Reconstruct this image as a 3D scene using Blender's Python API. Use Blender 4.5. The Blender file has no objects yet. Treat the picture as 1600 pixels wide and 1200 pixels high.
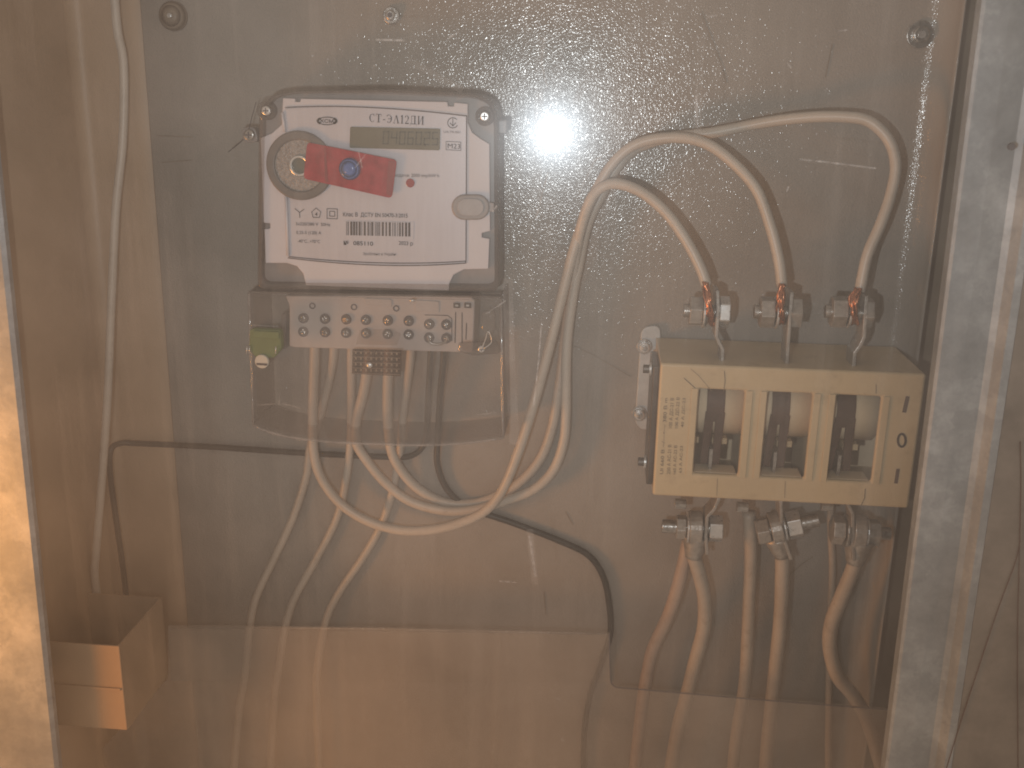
import bpy, bmesh, math, random
from mathutils import Vector, Matrix

random.seed(7)
S = bpy.context.scene
C = S.collection

# ---------------------------------------------------------------- camera
D = 0.84                       # metres from the lens to the back panel
FPX = 1620.0                   # focal length in pixels of a 1600 px wide frame
NV = Vector((150, -470, FPX)).normalized()                 # panel normal seen from the lens
DV = Vector((-110, 5548, FPX)); DV = (DV - NV * DV.dot(NV)).normalized()
XV = DV.cross(NV)

def to_world(r):
    return Vector((r.dot(XV), r.dot(NV), -r.dot(DV)))

def at(px, py, d):
    """point of the place, d metres in front of the back panel, for a sight line"""
    r = to_world(Vector((px - 800.0, py - 600.0, FPX)))
    return Vector((0, -D, 0)) + r * ((D - d) / r.y)

cam = bpy.data.cameras.new("camera")
cam.sensor_width = 36.0
cam.lens = 36.0 * FPX / 1600.0
cam.clip_start = 0.01
cam.clip_end = 50
cam.dof.use_dof = True
cam.dof.focus_distance = 0.81
cam.dof.aperture_fstop = 10.0
co = bpy.data.objects.new("camera", cam)
C.objects.link(co)
ex, ey, ez = to_world(Vector((1, 0, 0))), -to_world(Vector((0, 1, 0))), -to_world(Vector((0, 0, 1)))
M = Matrix((ex, ey, ez)).transposed().to_4x4()
M.translation = (0, -D, 0)
co.matrix_world = M
S.camera = co

# ---------------------------------------------------------------- light
w = bpy.data.worlds.new("World"); S.world = w; w.use_nodes = True
bg = w.node_tree.nodes["Background"]
bg.inputs[0].default_value = (1.0, 0.805, 0.64, 1)
bg.inputs[1].default_value = 0.37

def point(name, loc, power, color, radius):
    l = bpy.data.lights.new(name, 'POINT'); l.energy = power; l.color = color; l.shadow_soft_size = radius
    o = bpy.data.objects.new(name, l); o.location = loc; C.objects.link(o)
    return o
fl = bpy.data.lights.new("camera_flash", 'SPOT'); fl.energy = 8.2; fl.color = (0.92, 0.97, 1.0); fl.shadow_soft_size = 0.0035
fl.spot_size = math.radians(92); fl.spot_blend = 1.0
fo = bpy.data.objects.new("camera_flash", fl); fo.location = (-0.065, -D + 0.01, -0.060); C.objects.link(fo)
fo.rotation_euler = (at(840, 30, 0) - fo.location).to_track_quat('-Z', 'Y').to_euler()
point("added_warm_light", (-0.90, -0.57, -0.52), 21.0, (1.0, 0.39, 0.08), 0.12)  # added warm light standing in for the orange lens flare at left

S.view_settings.view_transform = 'Standard'
S.view_settings.look = 'None'
S.view_settings.exposure = 0.0
S.view_settings.gamma = 1.0
S.view_settings.use_curve_mapping = False
S.render.engine = 'CYCLES'
S.cycles.max_bounces = 4
S.cycles.diffuse_bounces = 2
S.cycles.glossy_bounces = 3
S.cycles.transparent_max_bounces = 24
S.cycles.caustics_reflective = False
S.cycles.caustics_refractive = False
S.cycles.use_denoising = True
S.cycles.pixel_filter_type = 'BLACKMAN_HARRIS'
S.cycles.filter_width = 1.9

# ---------------------------------------------------------------- materials
def mat(name):
    m = bpy.data.materials.new(name); m.use_nodes = True
    nt = m.node_tree; nt.nodes.clear()
    out = nt.nodes.new('ShaderNodeOutputMaterial')
    return m, nt, out

def N(nt, t, **kw):
    n = nt.nodes.new(t)
    for k, v in kw.items():
        if k in n.inputs: n.inputs[k].default_value = v
        else: setattr(n, k, v)
    return n

def ramp(nt, fac, stops):
    r = nt.nodes.new('ShaderNodeValToRGB')
    while len(r.color_ramp.elements) < len(stops): r.color_ramp.elements.new(0.5)
    for e, (p, c) in zip(r.color_ramp.elements, stops):
        e.position = p
        e.color = c if len(c) == 4 else (*c, 1)
    nt.links.new(fac, r.inputs[0])
    return r.outputs[0]

def solid(name, col, rough=0.5, metal=0.0, var=0.18, vscale=60, bump=0.0, bscale=400, spec=0.5, dirt=0.0, stretch=None):
    """plain surface with uneven tone, a little relief and dirt"""
    m, nt, out = mat(name)
    L = nt.links
    b = N(nt, 'ShaderNodeBsdfPrincipled', Roughness=rough, Metallic=metal)
    b.inputs['Specular IOR Level'].default_value = spec
    tc = N(nt, 'ShaderNodeNewGeometry')
    src = tc.outputs['Position']
    if stretch:
        mp = N(nt, 'ShaderNodeMapping'); mp.inputs['Scale'].default_value = stretch
        L.new(src, mp.inputs[0]); src = mp.outputs[0]
    n1 = N(nt, 'ShaderNodeTexNoise', Scale=vscale, Detail=6.0, Roughness=0.6)
    L.new(src, n1.inputs['Vector'])
    lo = tuple(c * (1 - var) for c in col); hi = tuple(min(1, c * (1 + var)) for c in col)
    colr = ramp(nt, n1.outputs['Fac'], [(0.3, lo), (0.7, hi)])
    if dirt > 0:
        n3 = N(nt, 'ShaderNodeTexNoise', Scale=vscale * 3.1, Detail=8.0, Roughness=0.7)
        L.new(src, n3.inputs['Vector'])
        f = ramp(nt, n3.outputs['Fac'], [(0.55, (0, 0, 0)), (0.75, (dirt, dirt, dirt))])
        mx = N(nt, 'ShaderNodeMix', data_type='RGBA')
        L.new(f, mx.inputs[0]); L.new(colr, mx.inputs[6]); mx.inputs[7].default_value = (0.10, 0.075, 0.05, 1)
        colr = mx.outputs[2]
    L.new(colr, b.inputs['Base Color'])
    rr = N(nt, 'ShaderNodeMapRange'); rr.inputs[3].default_value = max(0.03, rough - 0.08); rr.inputs[4].default_value = min(1, rough + 0.1)
    L.new(n1.outputs['Fac'], rr.inputs[0]); L.new(rr.outputs[0], b.inputs['Roughness'])
    if bump > 0:
        n2 = N(nt, 'ShaderNodeTexNoise', Scale=bscale, Detail=3.0)
        L.new(tc.outputs['Position'], n2.inputs['Vector'])
        bp = N(nt, 'ShaderNodeBump', Strength=bump, Distance=0.001)
        L.new(n2.outputs['Fac'], bp.inputs['Height']); L.new(bp.outputs[0], b.inputs['Normal'])
    L.new(b.outputs[0], out.inputs[0])
    return m

def panel_paint():
    m, nt, out = mat("beige_grey_enamel")
    L = nt.links
    b = N(nt, 'ShaderNodeBsdfPrincipled')
    b.inputs['Specular IOR Level'].default_value = 0.5
    g = N(nt, 'ShaderNodeNewGeometry')
    n1 = N(nt, 'ShaderNodeTexNoise', Scale=9.0, Detail=7.0, Roughness=0.62)
    L.new(g.outputs['Position'], n1.inputs['Vector'])
    c1 = ramp(nt, n1.outputs['Fac'], [(0.3, (0.298, 0.270, 0.240)), (0.72, (0.352, 0.320, 0.288))])
    # wiping streaks and grime
    mp = N(nt, 'ShaderNodeMapping'); mp.inputs['Scale'].default_value = (26, 26, 4); mp.inputs['Rotation'].default_value = (0, 0.35, 0)
    L.new(g.outputs['Position'], mp.inputs[0])
    n4 = N(nt, 'ShaderNodeTexNoise', Scale=1.0, Detail=5.0, Roughness=0.65)
    L.new(mp.outputs[0], n4.inputs['Vector'])
    f4 = ramp(nt, n4.outputs['Fac'], [(0.56, (0, 0, 0)), (0.78, (0.4, 0.4, 0.4))])
    mx = N(nt, 'ShaderNodeMix', data_type='RGBA')
    L.new(f4, mx.inputs[0]); L.new(c1, mx.inputs[6]); mx.inputs[7].default_value = (0.20, 0.17, 0.14, 1)
    L.new(mx.outputs[2], b.inputs['Base Color'])
    rr = N(nt, 'ShaderNodeMapRange'); rr.inputs[3].default_value = 0.11; rr.inputs[4].default_value = 0.17
    L.new(n4.outputs['Fac'], rr.inputs[0]); L.new(rr.outputs[0], b.inputs['Roughness'])
    # orange peel relief of sprayed enamel
    n2 = N(nt, 'ShaderNodeTexNoise', Scale=900.0, Detail=0.0, Roughness=0.5)
    L.new(g.outputs['Position'], n2.inputs['Vector'])
    bp = N(nt, 'ShaderNodeBump', Strength=1.0, Distance=0.00021)
    L.new(n2.outputs['Fac'], bp.inputs['Height'])
    n5 = N(nt, 'ShaderNodeTexNoise', Scale=14.0, Detail=2.0)
    L.new(g.outputs['Position'], n5.inputs['Vector'])
    bp2 = N(nt, 'ShaderNodeBump', Strength=0.06, Distance=0.004)
    L.new(n5.outputs['Fac'], bp2.inputs['Height']); L.new(bp.outputs[0], bp2.inputs['Normal'])
    L.new(bp2.outputs[0], b.inputs['Normal'])
    L.new(b.outputs[0], out.inputs[0])
    return m

def galvanised():
    m, nt, out = mat("galvanised_steel")
    L = nt.links
    b = N(nt, 'ShaderNodeBsdfPrincipled', Metallic=0.45)
    g = N(nt, 'ShaderNodeNewGeometry')
    v = N(nt, 'ShaderNodeTexVoronoi', Scale=45.0)
    nz = N(nt, 'ShaderNodeTexNoise', Scale=40.0, Detail=5.0, Roughness=0.7)
    L.new(g.outputs['Position'], nz.inputs['Vector'])
    ad = N(nt, 'ShaderNodeVectorMath', operation='MULTIPLY_ADD')
    L.new(nz.outputs['Color'], ad.inputs[0]); ad.inputs[1].default_value = (0.05, 0.05, 0.05); L.new(g.outputs['Position'], ad.inputs[2])
    L.new(ad.outputs[0], v.inputs['Vector'])
    bw = N(nt, 'ShaderNodeRGBToBW'); L.new(v.outputs['Color'], bw.inputs[0])
    mixf = N(nt, 'ShaderNodeMath', operation='MULTIPLY_ADD'); L.new(bw.outputs[0], mixf.inputs[0]); mixf.inputs[1].default_value = 0.10
    nz2 = N(nt, 'ShaderNodeTexNoise', Scale=13.0, Detail=8.0, Roughness=0.72); L.new(g.outputs['Position'], nz2.inputs['Vector'])
    L.new(nz2.outputs['Fac'], mixf.inputs[2])
    c = ramp(nt, mixf.outputs[0], [(0.36, (0.25, 0.28, 0.31)), (0.56, (0.37, 0.41, 0.45)), (0.76, (0.60, 0.65, 0.70))])
    L.new(c, b.inputs['Base Color'])
    rr = N(nt, 'ShaderNodeMapRange'); rr.inputs[3].default_value = 0.34; rr.inputs[4].default_value = 0.6
    L.new(nz2.outputs['Fac'], rr.inputs[0]); L.new(rr.outputs[0], b.inputs['Roughness'])
    bp = N(nt, 'ShaderNodeBump', Strength=0.25, Distance=0.001); L.new(nz.outputs['Fac'], bp.inputs['Height']); L.new(bp.outputs[0], b.inputs['Normal'])
    L.new(b.outputs[0], out.inputs[0])
    return m

def clear(name, tint, gloss=0.04, grough=0.03, halo=0.0, hrough=0.25, dust=0.06, dustcol=(0.75, 0.72, 0.68), speck=0.0, smear=0.5, edge=0.35, nscale=7.0, sscale=400.0, streak=0.0):
    """clear plastic sheet: lets light through, reflects a little, carries dust"""
    m, nt, out = mat(name)
    L = nt.links
    g = N(nt, 'ShaderNodeNewGeometry')
    tr = N(nt, 'ShaderNodeBsdfTransparent'); tr.inputs[0].default_value = (*tint, 1)
    gl = N(nt, 'ShaderNodeBsdfGlossy', Roughness=grough)
    lw = N(nt, 'ShaderNodeLayerWeight'); lw.inputs[0].default_value = 0.5
    pw = N(nt, 'ShaderNodeMath', operation='POWER'); L.new(lw.outputs['Facing'], pw.inputs[0]); pw.inputs[1].default_value = 4.0
    ma = N(nt, 'ShaderNodeMath', operation='MULTIPLY_ADD'); L.new(pw.outputs[0], ma.inputs[0]); ma.inputs[1].default_value = edge; ma.inputs[2].default_value = gloss
    mx = N(nt, 'ShaderNodeMixShader'); L.new(ma.outputs[0], mx.inputs[0]); L.new(tr.outputs[0], mx.inputs[1]); L.new(gl.outputs[0], mx.inputs[2])
    last = mx
    if halo > 0:
        g2 = N(nt, 'ShaderNodeBsdfGlossy', Roughness=hrough)
        g2.inputs[0].default_value = (0.86, 0.93, 1.0, 1)
        mh = N(nt, 'ShaderNodeMixShader'); mh.inputs[0].default_value = halo
        L.new(last.outputs[0], mh.inputs[1]); L.new(g2.outputs[0], mh.inputs[2]); last = mh
    df = N(nt, 'ShaderNodeBsdfDiffuse'); df.inputs[0].default_value = (*dustcol, 1)
    n1 = N(nt, 'ShaderNodeTexNoise', Scale=nscale, Detail=8.0, Roughness=0.62)
    L.new(g.outputs['Position'], n1.inputs['Vector'])
    f = N(nt, 'ShaderNodeMapRange'); f.inputs[1].default_value = 0.3; f.inputs[2].default_value = 0.75
    f.inputs[3].default_value = dust * (1 - smear); f.inputs[4].default_value = dust * (1 + smear)
    L.new(n1.outputs['Fac'], f.inputs[0])
    fo = f.outputs[0]
    if streak > 0:
        mpn = N(nt, 'ShaderNodeMapping'); mpn.inputs['Scale'].default_value = (70, 70, 3.5); mpn.inputs['Rotation'].default_value = (0, 0.12, 0)
        L.new(g.outputs['Position'], mpn.inputs[0])
        ns = N(nt, 'ShaderNodeTexNoise', Scale=1.0, Detail=5.0, Roughness=0.7); L.new(mpn.outputs[0], ns.inputs['Vector'])
        fs_ = N(nt, 'ShaderNodeMapRange'); fs_.inputs[1].default_value = 0.52; fs_.inputs[2].default_value = 0.8; fs_.inputs[3].default_value = 0.0; fs_.inputs[4].default_value = streak
        L.new(ns.outputs['Fac'], fs_.inputs[0])
        am = N(nt, 'ShaderNodeMath', operation='ADD'); L.new(fo, am.inputs[0]); L.new(fs_.outputs[0], am.inputs[1]); fo = am.outputs[0]
    if speck > 0:
        v = N(nt, 'ShaderNodeTexVoronoi', Scale=sscale); L.new(g.outputs['Position'], v.inputs['Vector'])
        n2 = N(nt, 'ShaderNodeTexNoise', Scale=16.0, Detail=3.0); L.new(g.outputs['Position'], n2.inputs['Vector'])
        th = N(nt, 'ShaderNodeMapRange'); th.inputs[1].default_value = 0.42; th.inputs[2].default_value = 0.75; th.inputs[3].default_value = 0.0; th.inputs[4].default_value = 0.22
        L.new(n2.outputs['Fac'], th.inputs[0])
        cmpn = N(nt, 'ShaderNodeMath', operation='LESS_THAN'); L.new(v.outputs['Distance'], cmpn.inputs[0]); L.new(th.outputs[0], cmpn.inputs[1])
        bw = N(nt, 'ShaderNodeRGBToBW'); L.new(v.outputs['Color'], bw.inputs[0])
        sel = N(nt, 'ShaderNodeMath', operation='GREATER_THAN'); L.new(bw.outputs[0], sel.inputs[0]); sel.inputs[1].default_value = 0.62
        mu = N(nt, 'ShaderNodeMath', operation='MULTIPLY'); L.new(cmpn.outputs[0], mu.inputs[0]); L.new(sel.outputs[0], mu.inputs[1])
        ms = N(nt, 'ShaderNodeMath', operation='MULTIPLY_ADD'); L.new(mu.outputs[0], ms.inputs[0]); ms.inputs[1].default_value = speck; L.new(fo, ms.inputs[2])
        fo = ms.outputs[0]
    md = N(nt, 'ShaderNodeMixShader'); L.new(fo, md.inputs[0]); L.new(last.outputs[0], md.inputs[1]); L.new(df.outputs[0], md.inputs[2])
    L.new(md.outputs[0], out.inputs[0])
    return m

MT = {}
MT['panel'] = panel_paint()
MT['galv'] = galvanised()
MT['plated'] = solid("zinc_plated_bracket", (0.52, 0.53, 0.53), 0.45, metal=0.3, var=0.15, vscale=60)
MT['plate'] = solid("dull_grey_brown_plate", (0.29, 0.265, 0.24), 0.5, metal=0.2, var=0.3, vscale=22, dirt=0.2)
MT['rail'] = solid("strip_paint", (0.275, 0.24, 0.205), 0.5, var=0.1, vscale=14)
MT['printing'] = solid("worn_brown_print", (0.17, 0.13, 0.085), 0.6)
MT['cabinet'] = solid("cabinet_beige_with_orange_haze", (0.44, 0.315, 0.212), 0.42, var=0.08, vscale=9, bump=0.2, bscale=700)  # beige cabinet paint with the orange haze mixed into its colour
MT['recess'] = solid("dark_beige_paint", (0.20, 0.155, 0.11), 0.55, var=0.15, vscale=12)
MT['sheet'] = clear("dusty_clear_sheet", (0.965, 0.965, 0.96), gloss=0.020, grough=0.023, halo=0.008, hrough=0.19, dust=0.066, speck=0.30, smear=0.5, streak=0.045)
MT['lower'] = clear("hazy_clear_sheet", (0.95, 0.94, 0.93), gloss=0.02, grough=0.2, dust=0.20, dustcol=(0.62, 0.56, 0.50), speck=0.10, smear=0.6, nscale=7.0, streak=0.08)
MT['cover'] = clear("smoky_clear_plastic", (0.955, 0.945, 0.94), gloss=0.04, grough=0.05, dust=0.035, edge=0.5)
MT['rim'] = clear("smoky_clear_edge", (0.80, 0.78, 0.77), gloss=0.07, grough=0.08, dust=0.10, dustcol=(0.34, 0.32, 0.31), edge=0.3)
MT['body'] = solid("grey_plastic", (0.27, 0.25, 0.245), 0.38, var=0.12)
MT['face'] = solid("white_faceplate", (0.60, 0.585, 0.63), 0.45, var=0.03, vscale=20)
MT['label'] = solid("silver_label", (0.53, 0.52, 0.57), 0.35, metal=0.1, var=0.03, vscale=500, stretch=(1, 1, 0.05))
MT['groove'] = solid("groove_grey", (0.10, 0.095, 0.11), 0.6)
MT['ink'] = solid("black_print", (0.035, 0.03, 0.035), 0.6)
MT['ink2'] = solid("faded_print", (0.075, 0.07, 0.075), 0.6)
MT['lcd'] = solid("lcd_glass", (0.18, 0.18, 0.145), 0.18, var=0.08, vscale=40)
MT['digit'] = solid("lcd_digit", (0.085, 0.088, 0.07), 0.4)
MT['red'] = solid("red_seal_film", (0.31, 0.028, 0.04), 0.3, var=0.25, vscale=120)
MT['darkred'] = solid("dark_red_film", (0.22, 0.03, 0.035), 0.4)
MT['blue'] = solid("blue_seal_cap", (0.12, 0.19, 0.46), 0.18, var=0.15, vscale=300)
MT['ring'] = solid("worn_ring_metal", (0.24, 0.225, 0.215), 0.42, metal=0.5, var=0.35, vscale=420, bump=0.6, bscale=800)
MT['ringdark'] = solid("dark_ring_plastic", (0.13, 0.12, 0.115), 0.4)
MT['hole'] = solid("port_green_grey", (0.12, 0.125, 0.10), 0.3)
MT['led'] = solid("red_led_lens", (0.34, 0.07, 0.08), 0.2)
MT['button'] = solid("grey_rubber_button", (0.36, 0.35, 0.36), 0.5)
MT['block'] = solid("pale_terminal_plastic", (0.56, 0.52, 0.515), 0.5, var=0.06, vscale=30)
MT['metal'] = solid("dull_zinc", (0.42, 0.40, 0.38), 0.30, metal=0.85, var=0.3, vscale=260, bump=0.25, bscale=500)
MT['zinc'] = solid("bright_zinc", (0.66, 0.66, 0.66), 0.28, metal=0.7, var=0.15, vscale=200)
MT['screw'] = solid("screw_steel", (0.55, 0.53, 0.51), 0.2, metal=0.95, var=0.4, vscale=500, bump=0.6, bscale=700)
MT['darkmetal'] = solid("dark_steel", (0.10, 0.085, 0.075), 0.35, metal=0.6)
MT['alu'] = solid("cast_aluminium", (0.40, 0.37, 0.34), 0.38, metal=0.55, var=0.2, vscale=200, bump=0.3)
MT['copper'] = solid("bare_copper", (0.62, 0.27, 0.15), 0.28, metal=0.9, var=0.3, vscale=300)
MT['white'] = solid("white_pvc", (0.54, 0.475, 0.41), 0.38, var=0.08, vscale=30, dirt=0.25)
MT['white2'] = solid("grey_white_pvc", (0.46, 0.39, 0.325), 0.42, var=0.12, vscale=40, dirt=0.3)
MT['pink'] = solid("pinkish_pvc", (0.43, 0.33, 0.27), 0.42, var=0.12, vscale=40, dirt=0.3)
MT['black'] = solid("black_pvc", (0.022, 0.018, 0.013), 0.4, var=0.2)
MT['cream'] = solid("cream_bakelite", (0.565, 0.445, 0.28), 0.36, var=0.10, vscale=14, dirt=0.3, bump=0.1, bscale=500)
MT['cream2'] = solid("cream_rotor", (0.74, 0.60, 0.42), 0.4, var=0.06, vscale=30)
MT['brown'] = solid("tarnished_blade", (0.075, 0.036, 0.022), 0.5, metal=0.1, var=0.3, vscale=120)
MT['green'] = clear("green_seal_plastic", (0.50, 0.58, 0.36), gloss=0.06, grough=0.12, dust=0.5, dustcol=(0.25, 0.32, 0.14), edge=0.4)
MT['disc'] = solid("pale_disc", (0.55, 0.53, 0.47), 0.5, var=0.05)
MT['rubber'] = solid("brown_grommet", (0.235, 0.19, 0.145), 0.45)
MT['scratch'] = clear("scratch_white", (0.9, 0.9, 0.9), dust=0.20, dustcol=(0.9, 0.9, 0.9), smear=1.0, nscale=260)
MT['smudge_reflection'] = clear("smudge_and_reflection_film", (1, 1, 1), gloss=0.0, dust=0.05, dustcol=(0.9, 0.88, 0.86), smear=1.0, nscale=40, edge=0.0)
MT['perf'] = clear("perforated_film", (0.62, 0.54, 0.48), gloss=0.06, grough=0.06, dust=0.10, dustcol=(0.2, 0.15, 0.12))
MT['thread'] = solid("rusty_wire", (0.10, 0.055, 0.045), 0.5)

# ---------------------------------------------------------------- building helpers
def link(o, parent=None):
    C.objects.link(o)
    if parent is not None: o.parent = parent
    return o

def wloc(o):
    v = Vector((0, 0, 0))
    while o is not None:
        v = v + o.location
        o = o.parent
    return v

def thing(name, label, cat, loc, group=None):
    o = bpy.data.objects.new(name, None); o.empty_display_size = 0.02
    o.location = loc; C.objects.link(o)
    o['label'] = label; o['category'] = cat
    if group: o['group'] = group
    return o

def tag(o, label, cat, group=None):
    o['label'] = label; o['category'] = cat
    if group: o['group'] = group
    return o

def struct(o, label=None):
    o['kind'] = 'structure'
    if label: o['label'] = label
    return o

def obj(name, bm, m, parent=None, smooth=False, bevel=0.0, seg=2):
    """one mesh object from world-space geometry, its origin at its own middle"""
    vs = [v.co for v in bm.verts]
    lo = Vector((min(v.x for v in vs), min(v.y for v in vs), min(v.z for v in vs)))
    hi = Vector((max(v.x for v in vs), max(v.y for v in vs), max(v.z for v in vs)))
    c = Vector(((lo.x + hi.x) / 2, (lo.y + hi.y) / 2, lo.z if parent is None else (lo.z + hi.z) / 2))
    bmesh.ops.translate(bm, verts=bm.verts, vec=-c)
    bmesh.ops.recalc_face_normals(bm, faces=bm.faces)
    me = bpy.data.meshes.new(name); bm.to_mesh(me); bm.free()
    me.materials.append(MT[m] if isinstance(m, str) else m)
    if smooth:
        me.polygons.foreach_set('use_smooth', [True] * len(me.polygons))
    o = bpy.data.objects.new(name, me)
    o.location = c - (wloc(parent) if parent is not None else Vector((0, 0, 0)))
    link(o, parent)
    if bevel > 0:
        b = o.modifiers.new('bevel', 'BEVEL'); b.width = bevel; b.segments = seg; b.limit_method = 'ANGLE'; b.angle_limit = math.radians(40)
        b.harden_normals = False
    return o

def add_prism(bm, pts, d0, d1):
    """flat outline (x, z) given a thickness between d0 (back) and d1 (front)"""
    f = [bm.verts.new((x, -d1, z)) for x, z in pts]
    b = [bm.verts.new((x, -d0, z)) for x, z in pts]
    bm.faces.new(f); bm.faces.new(list(reversed(b)))
    n = len(pts)
    for i in range(n):
        j = (i + 1) % n
        bm.faces.new((f[i], b[i], b[j], f[j]))

def px_outline(pts, d):
    return [(p.x, p.z) for p in (at(x, y, d) for x, y in pts)]

def plate(name, pts, d0, d1, m, parent=None, bevel=0.0, smooth=False):
    bm = bmesh.new(); add_prism(bm, px_outline(pts, d1), d0, d1)
    return obj(name, bm, m, parent, smooth, bevel)

def add_box(bm, lo, hi):
    x0, y0, z0 = lo; x1, y1, z1 = hi
    v = [bm.verts.new(p) for p in ((x0, y0, z0), (x1, y0, z0), (x1, y1, z0), (x0, y1, z0), (x0, y0, z1), (x1, y0, z1), (x1, y1, z1), (x0, y1, z1))]
    for f in ((0, 1, 2, 3), (4, 5, 6, 7), (0, 1, 5, 4), (1, 2, 6, 5), (2, 3, 7, 6), (3, 0, 4, 7)):
        bm.faces.new([v[i] for i in f])

def spline(pts, step=6):
    P = [Vector(p) for p in pts]
    if len(P) < 3: return P
    P = [P[0] * 2 - P[1]] + P + [P[-1] * 2 - P[-2]]
    out = []
    for i in range(1, len(P) - 2):
        p0, p1, p2, p3 = P[i - 1:i + 3]
        for k in range(step):
            t = k / step
            out.append(0.5 * ((2 * p1) + (p2 - p0) * t + (2 * p0 - 5 * p1 + 4 * p2 - p3) * t * t + (3 * p1 - p0 - 3 * p2 + p3) * t ** 3))
    out.append(P[-2])
    return out

def add_tube(bm, pts, r, seg=12, wob=0.0):
    """r is one radius or one for each point"""
    n = len(pts)
    rs = r if isinstance(r, (list, tuple)) else [r] * n
    t0 = (pts[1] - pts[0]).normalized()
    up = Vector((0, 1, 0)) if abs(t0.y) < 0.9 else Vector((1, 0, 0))
    u = (up - t0 * up.dot(t0)).normalized()
    rings = []
    for i, p in enumerate(pts):
        t = (pts[min(i + 1, n - 1)] - pts[max(i - 1, 0)]).normalized()
        u = (u - t * u.dot(t)).normalized(); v = t.cross(u)
        rr = rs[i] * (1 + random.uniform(-wob, wob))
        rings.append([bm.verts.new(p + (u * math.cos(a) + v * math.sin(a)) * rr) for a in (2 * math.pi * k / seg for k in range(seg))])
    for a, b in zip(rings, rings[1:]):
        for k in range(seg):
            bm.faces.new((a[k], a[(k + 1) % seg], b[(k + 1) % seg], b[k]))
    bm.faces.new(list(reversed(rings[0]))); bm.faces.new(rings[-1])

def path(pp, d):
    """sight-line points to a path; d is one distance or each point's own third number"""
    return [at(p[0], p[1], p[2] if len(p) > 2 else d) for p in pp]

def tube(name, pp, d, r, m, parent=None, step=7, wob=0.015, seg=14):
    pts = path(pp, d)
    for i in range(1, len(pts) - 1):                       # no cable lies in a perfect curve
        pts[i] = pts[i] + Vector((random.uniform(-1, 1), 0, random.uniform(-1, 1))) * r * 0.16
    bm = bmesh.new(); add_tube(bm, spline(pts, step), r, seg, wob)
    return obj(name, bm, m, parent, True)

def add_cyl(bm, a, b, r0, r1=None, seg=20, spin=0.0):
    r1 = r0 if r1 is None else r1
    t = (b - a).normalized()
    up = Vector((0, 0, 1)) if abs(t.z) < 0.9 else Vector((1, 0, 0))
    u = (up - t * up.dot(t)).normalized(); v = t.cross(u)
    A, B = [], []
    for k in range(seg):
        an = 2 * math.pi * k / seg + spin
        o = u * math.cos(an) + v * math.sin(an)
        A.append(bm.verts.new(a + o * r0)); B.append(bm.verts.new(b + o * r1))
    for k in range(seg):
        bm.faces.new((A[k], A[(k + 1) % seg], B[(k + 1) % seg], B[k]))
    bm.faces.new(list(reversed(A))); bm.faces.new(B)

def cyl(name, a, b, r0, m, parent=None, r1=None, seg=20, spin=0.0, bevel=0.0, smooth=False):
    bm = bmesh.new(); add_cyl(bm, a, b, r0, r1, seg, spin)
    return obj(name, bm, m, parent, smooth, bevel)

def add_ring(bm, c, r_in, r_out, d0, d1, seg=40):
    """flat ring facing the lens"""
    rows = []
    for k in range(seg):
        a = 2 * math.pi * k / seg
        ca, sa = math.cos(a), math.sin(a)
        rows.append([bm.verts.new((c.x + ca * r, -d, c.z + sa * r)) for r, d in ((r_in, d0), (r_in, d1), (r_out, d1), (r_out, d0))])
    for k in range(seg):
        p, q = rows[k], rows[(k + 1) % seg]
        for i in range(4):
            bm.faces.new((p[i], p[(i + 1) % 4], q[(i + 1) % 4], q[i]))

def ring(name, c, r_in, r_out, d0, d1, m, parent=None, bevel=0.0, seg=40):
    bm = bmesh.new(); add_ring(bm, c, r_in, r_out, d0, d1, seg)
    return obj(name, bm, m, parent, False, bevel)

def disc(name, c, r, d0, d1, m, parent=None, bevel=0.0, seg=28):
    return cyl(name, Vector((c.x, -d0, c.z)), Vector((c.x, -d1, c.z)), r, m, parent, seg=seg, bevel=bevel)

def pxs(d):                    # metres in one pixel of the frame at distance d before the panel
    return (D - d) / 1693.0

def text_bm(body, bold=0.0):
    cu = bpy.data.curves.new('t', 'FONT'); cu.body = body; cu.size = 1.0; cu.resolution_u = 3; cu.offset = bold
    o = bpy.data.objects.new('t', cu); C.objects.link(o)
    dg = bpy.context.evaluated_depsgraph_get()
    me = bpy.data.meshes.new_from_object(o.evaluated_get(dg))
    bpy.data.objects.remove(o); bpy.data.curves.remove(cu)
    bm = bmesh.new(); bm.from_mesh(me); bpy.data.meshes.remove(me)
    return bm

def lettering(name, body, p0, p1, hpx, d, m, parent, bold=0.0, bm=None):
    """flat print: baseline from sight line p0 to p1, letters hpx pixels high, at distance d"""
    bm = bm or text_bm(body, bold)
    if not bm.verts: return None
    x0 = min(v.co.x for v in bm.verts); x1 = max(v.co.x for v in bm.verts)
    A, B = at(*p0, d), at(*p1, d)
    u = B - A; ln = u.length; u.normalize()
    v = Vector((-u.z, 0, u.x))
    sy = hpx * pxs(d) / 0.70
    sx = ln / (x1 - x0)
    for q in bm.verts:
        c = q.co.copy()
        q.co = A + u * ((c.x - x0) * sx) + v * (c.y * sy)
    return obj(name, bm, m, parent)

def add_quad_strip(bm, pts, wd):
    """flat line of width wd drawn along (x, z) points at depth y"""
    for a, b in zip(pts, pts[1:]):
        t = (b - a).normalized(); n = Vector((-t.z, 0, t.x)) * wd / 2
        a2, b2 = a - t * wd * 0.3, b + t * wd * 0.3
        bm.faces.new([bm.verts.new(q) for q in (a2 - n, b2 - n, b2 + n, a2 + n)])

def lines(name, polys, d, wpx, m, parent, close=False):
    bm = bmesh.new()
    for pl in polys:
        pts = [at(x, y, d) for x, y in pl]
        if close: pts.append(pts[0])
        add_quad_strip(bm, pts, wpx * pxs(d))
    return obj(name, bm, m, parent)

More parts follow.
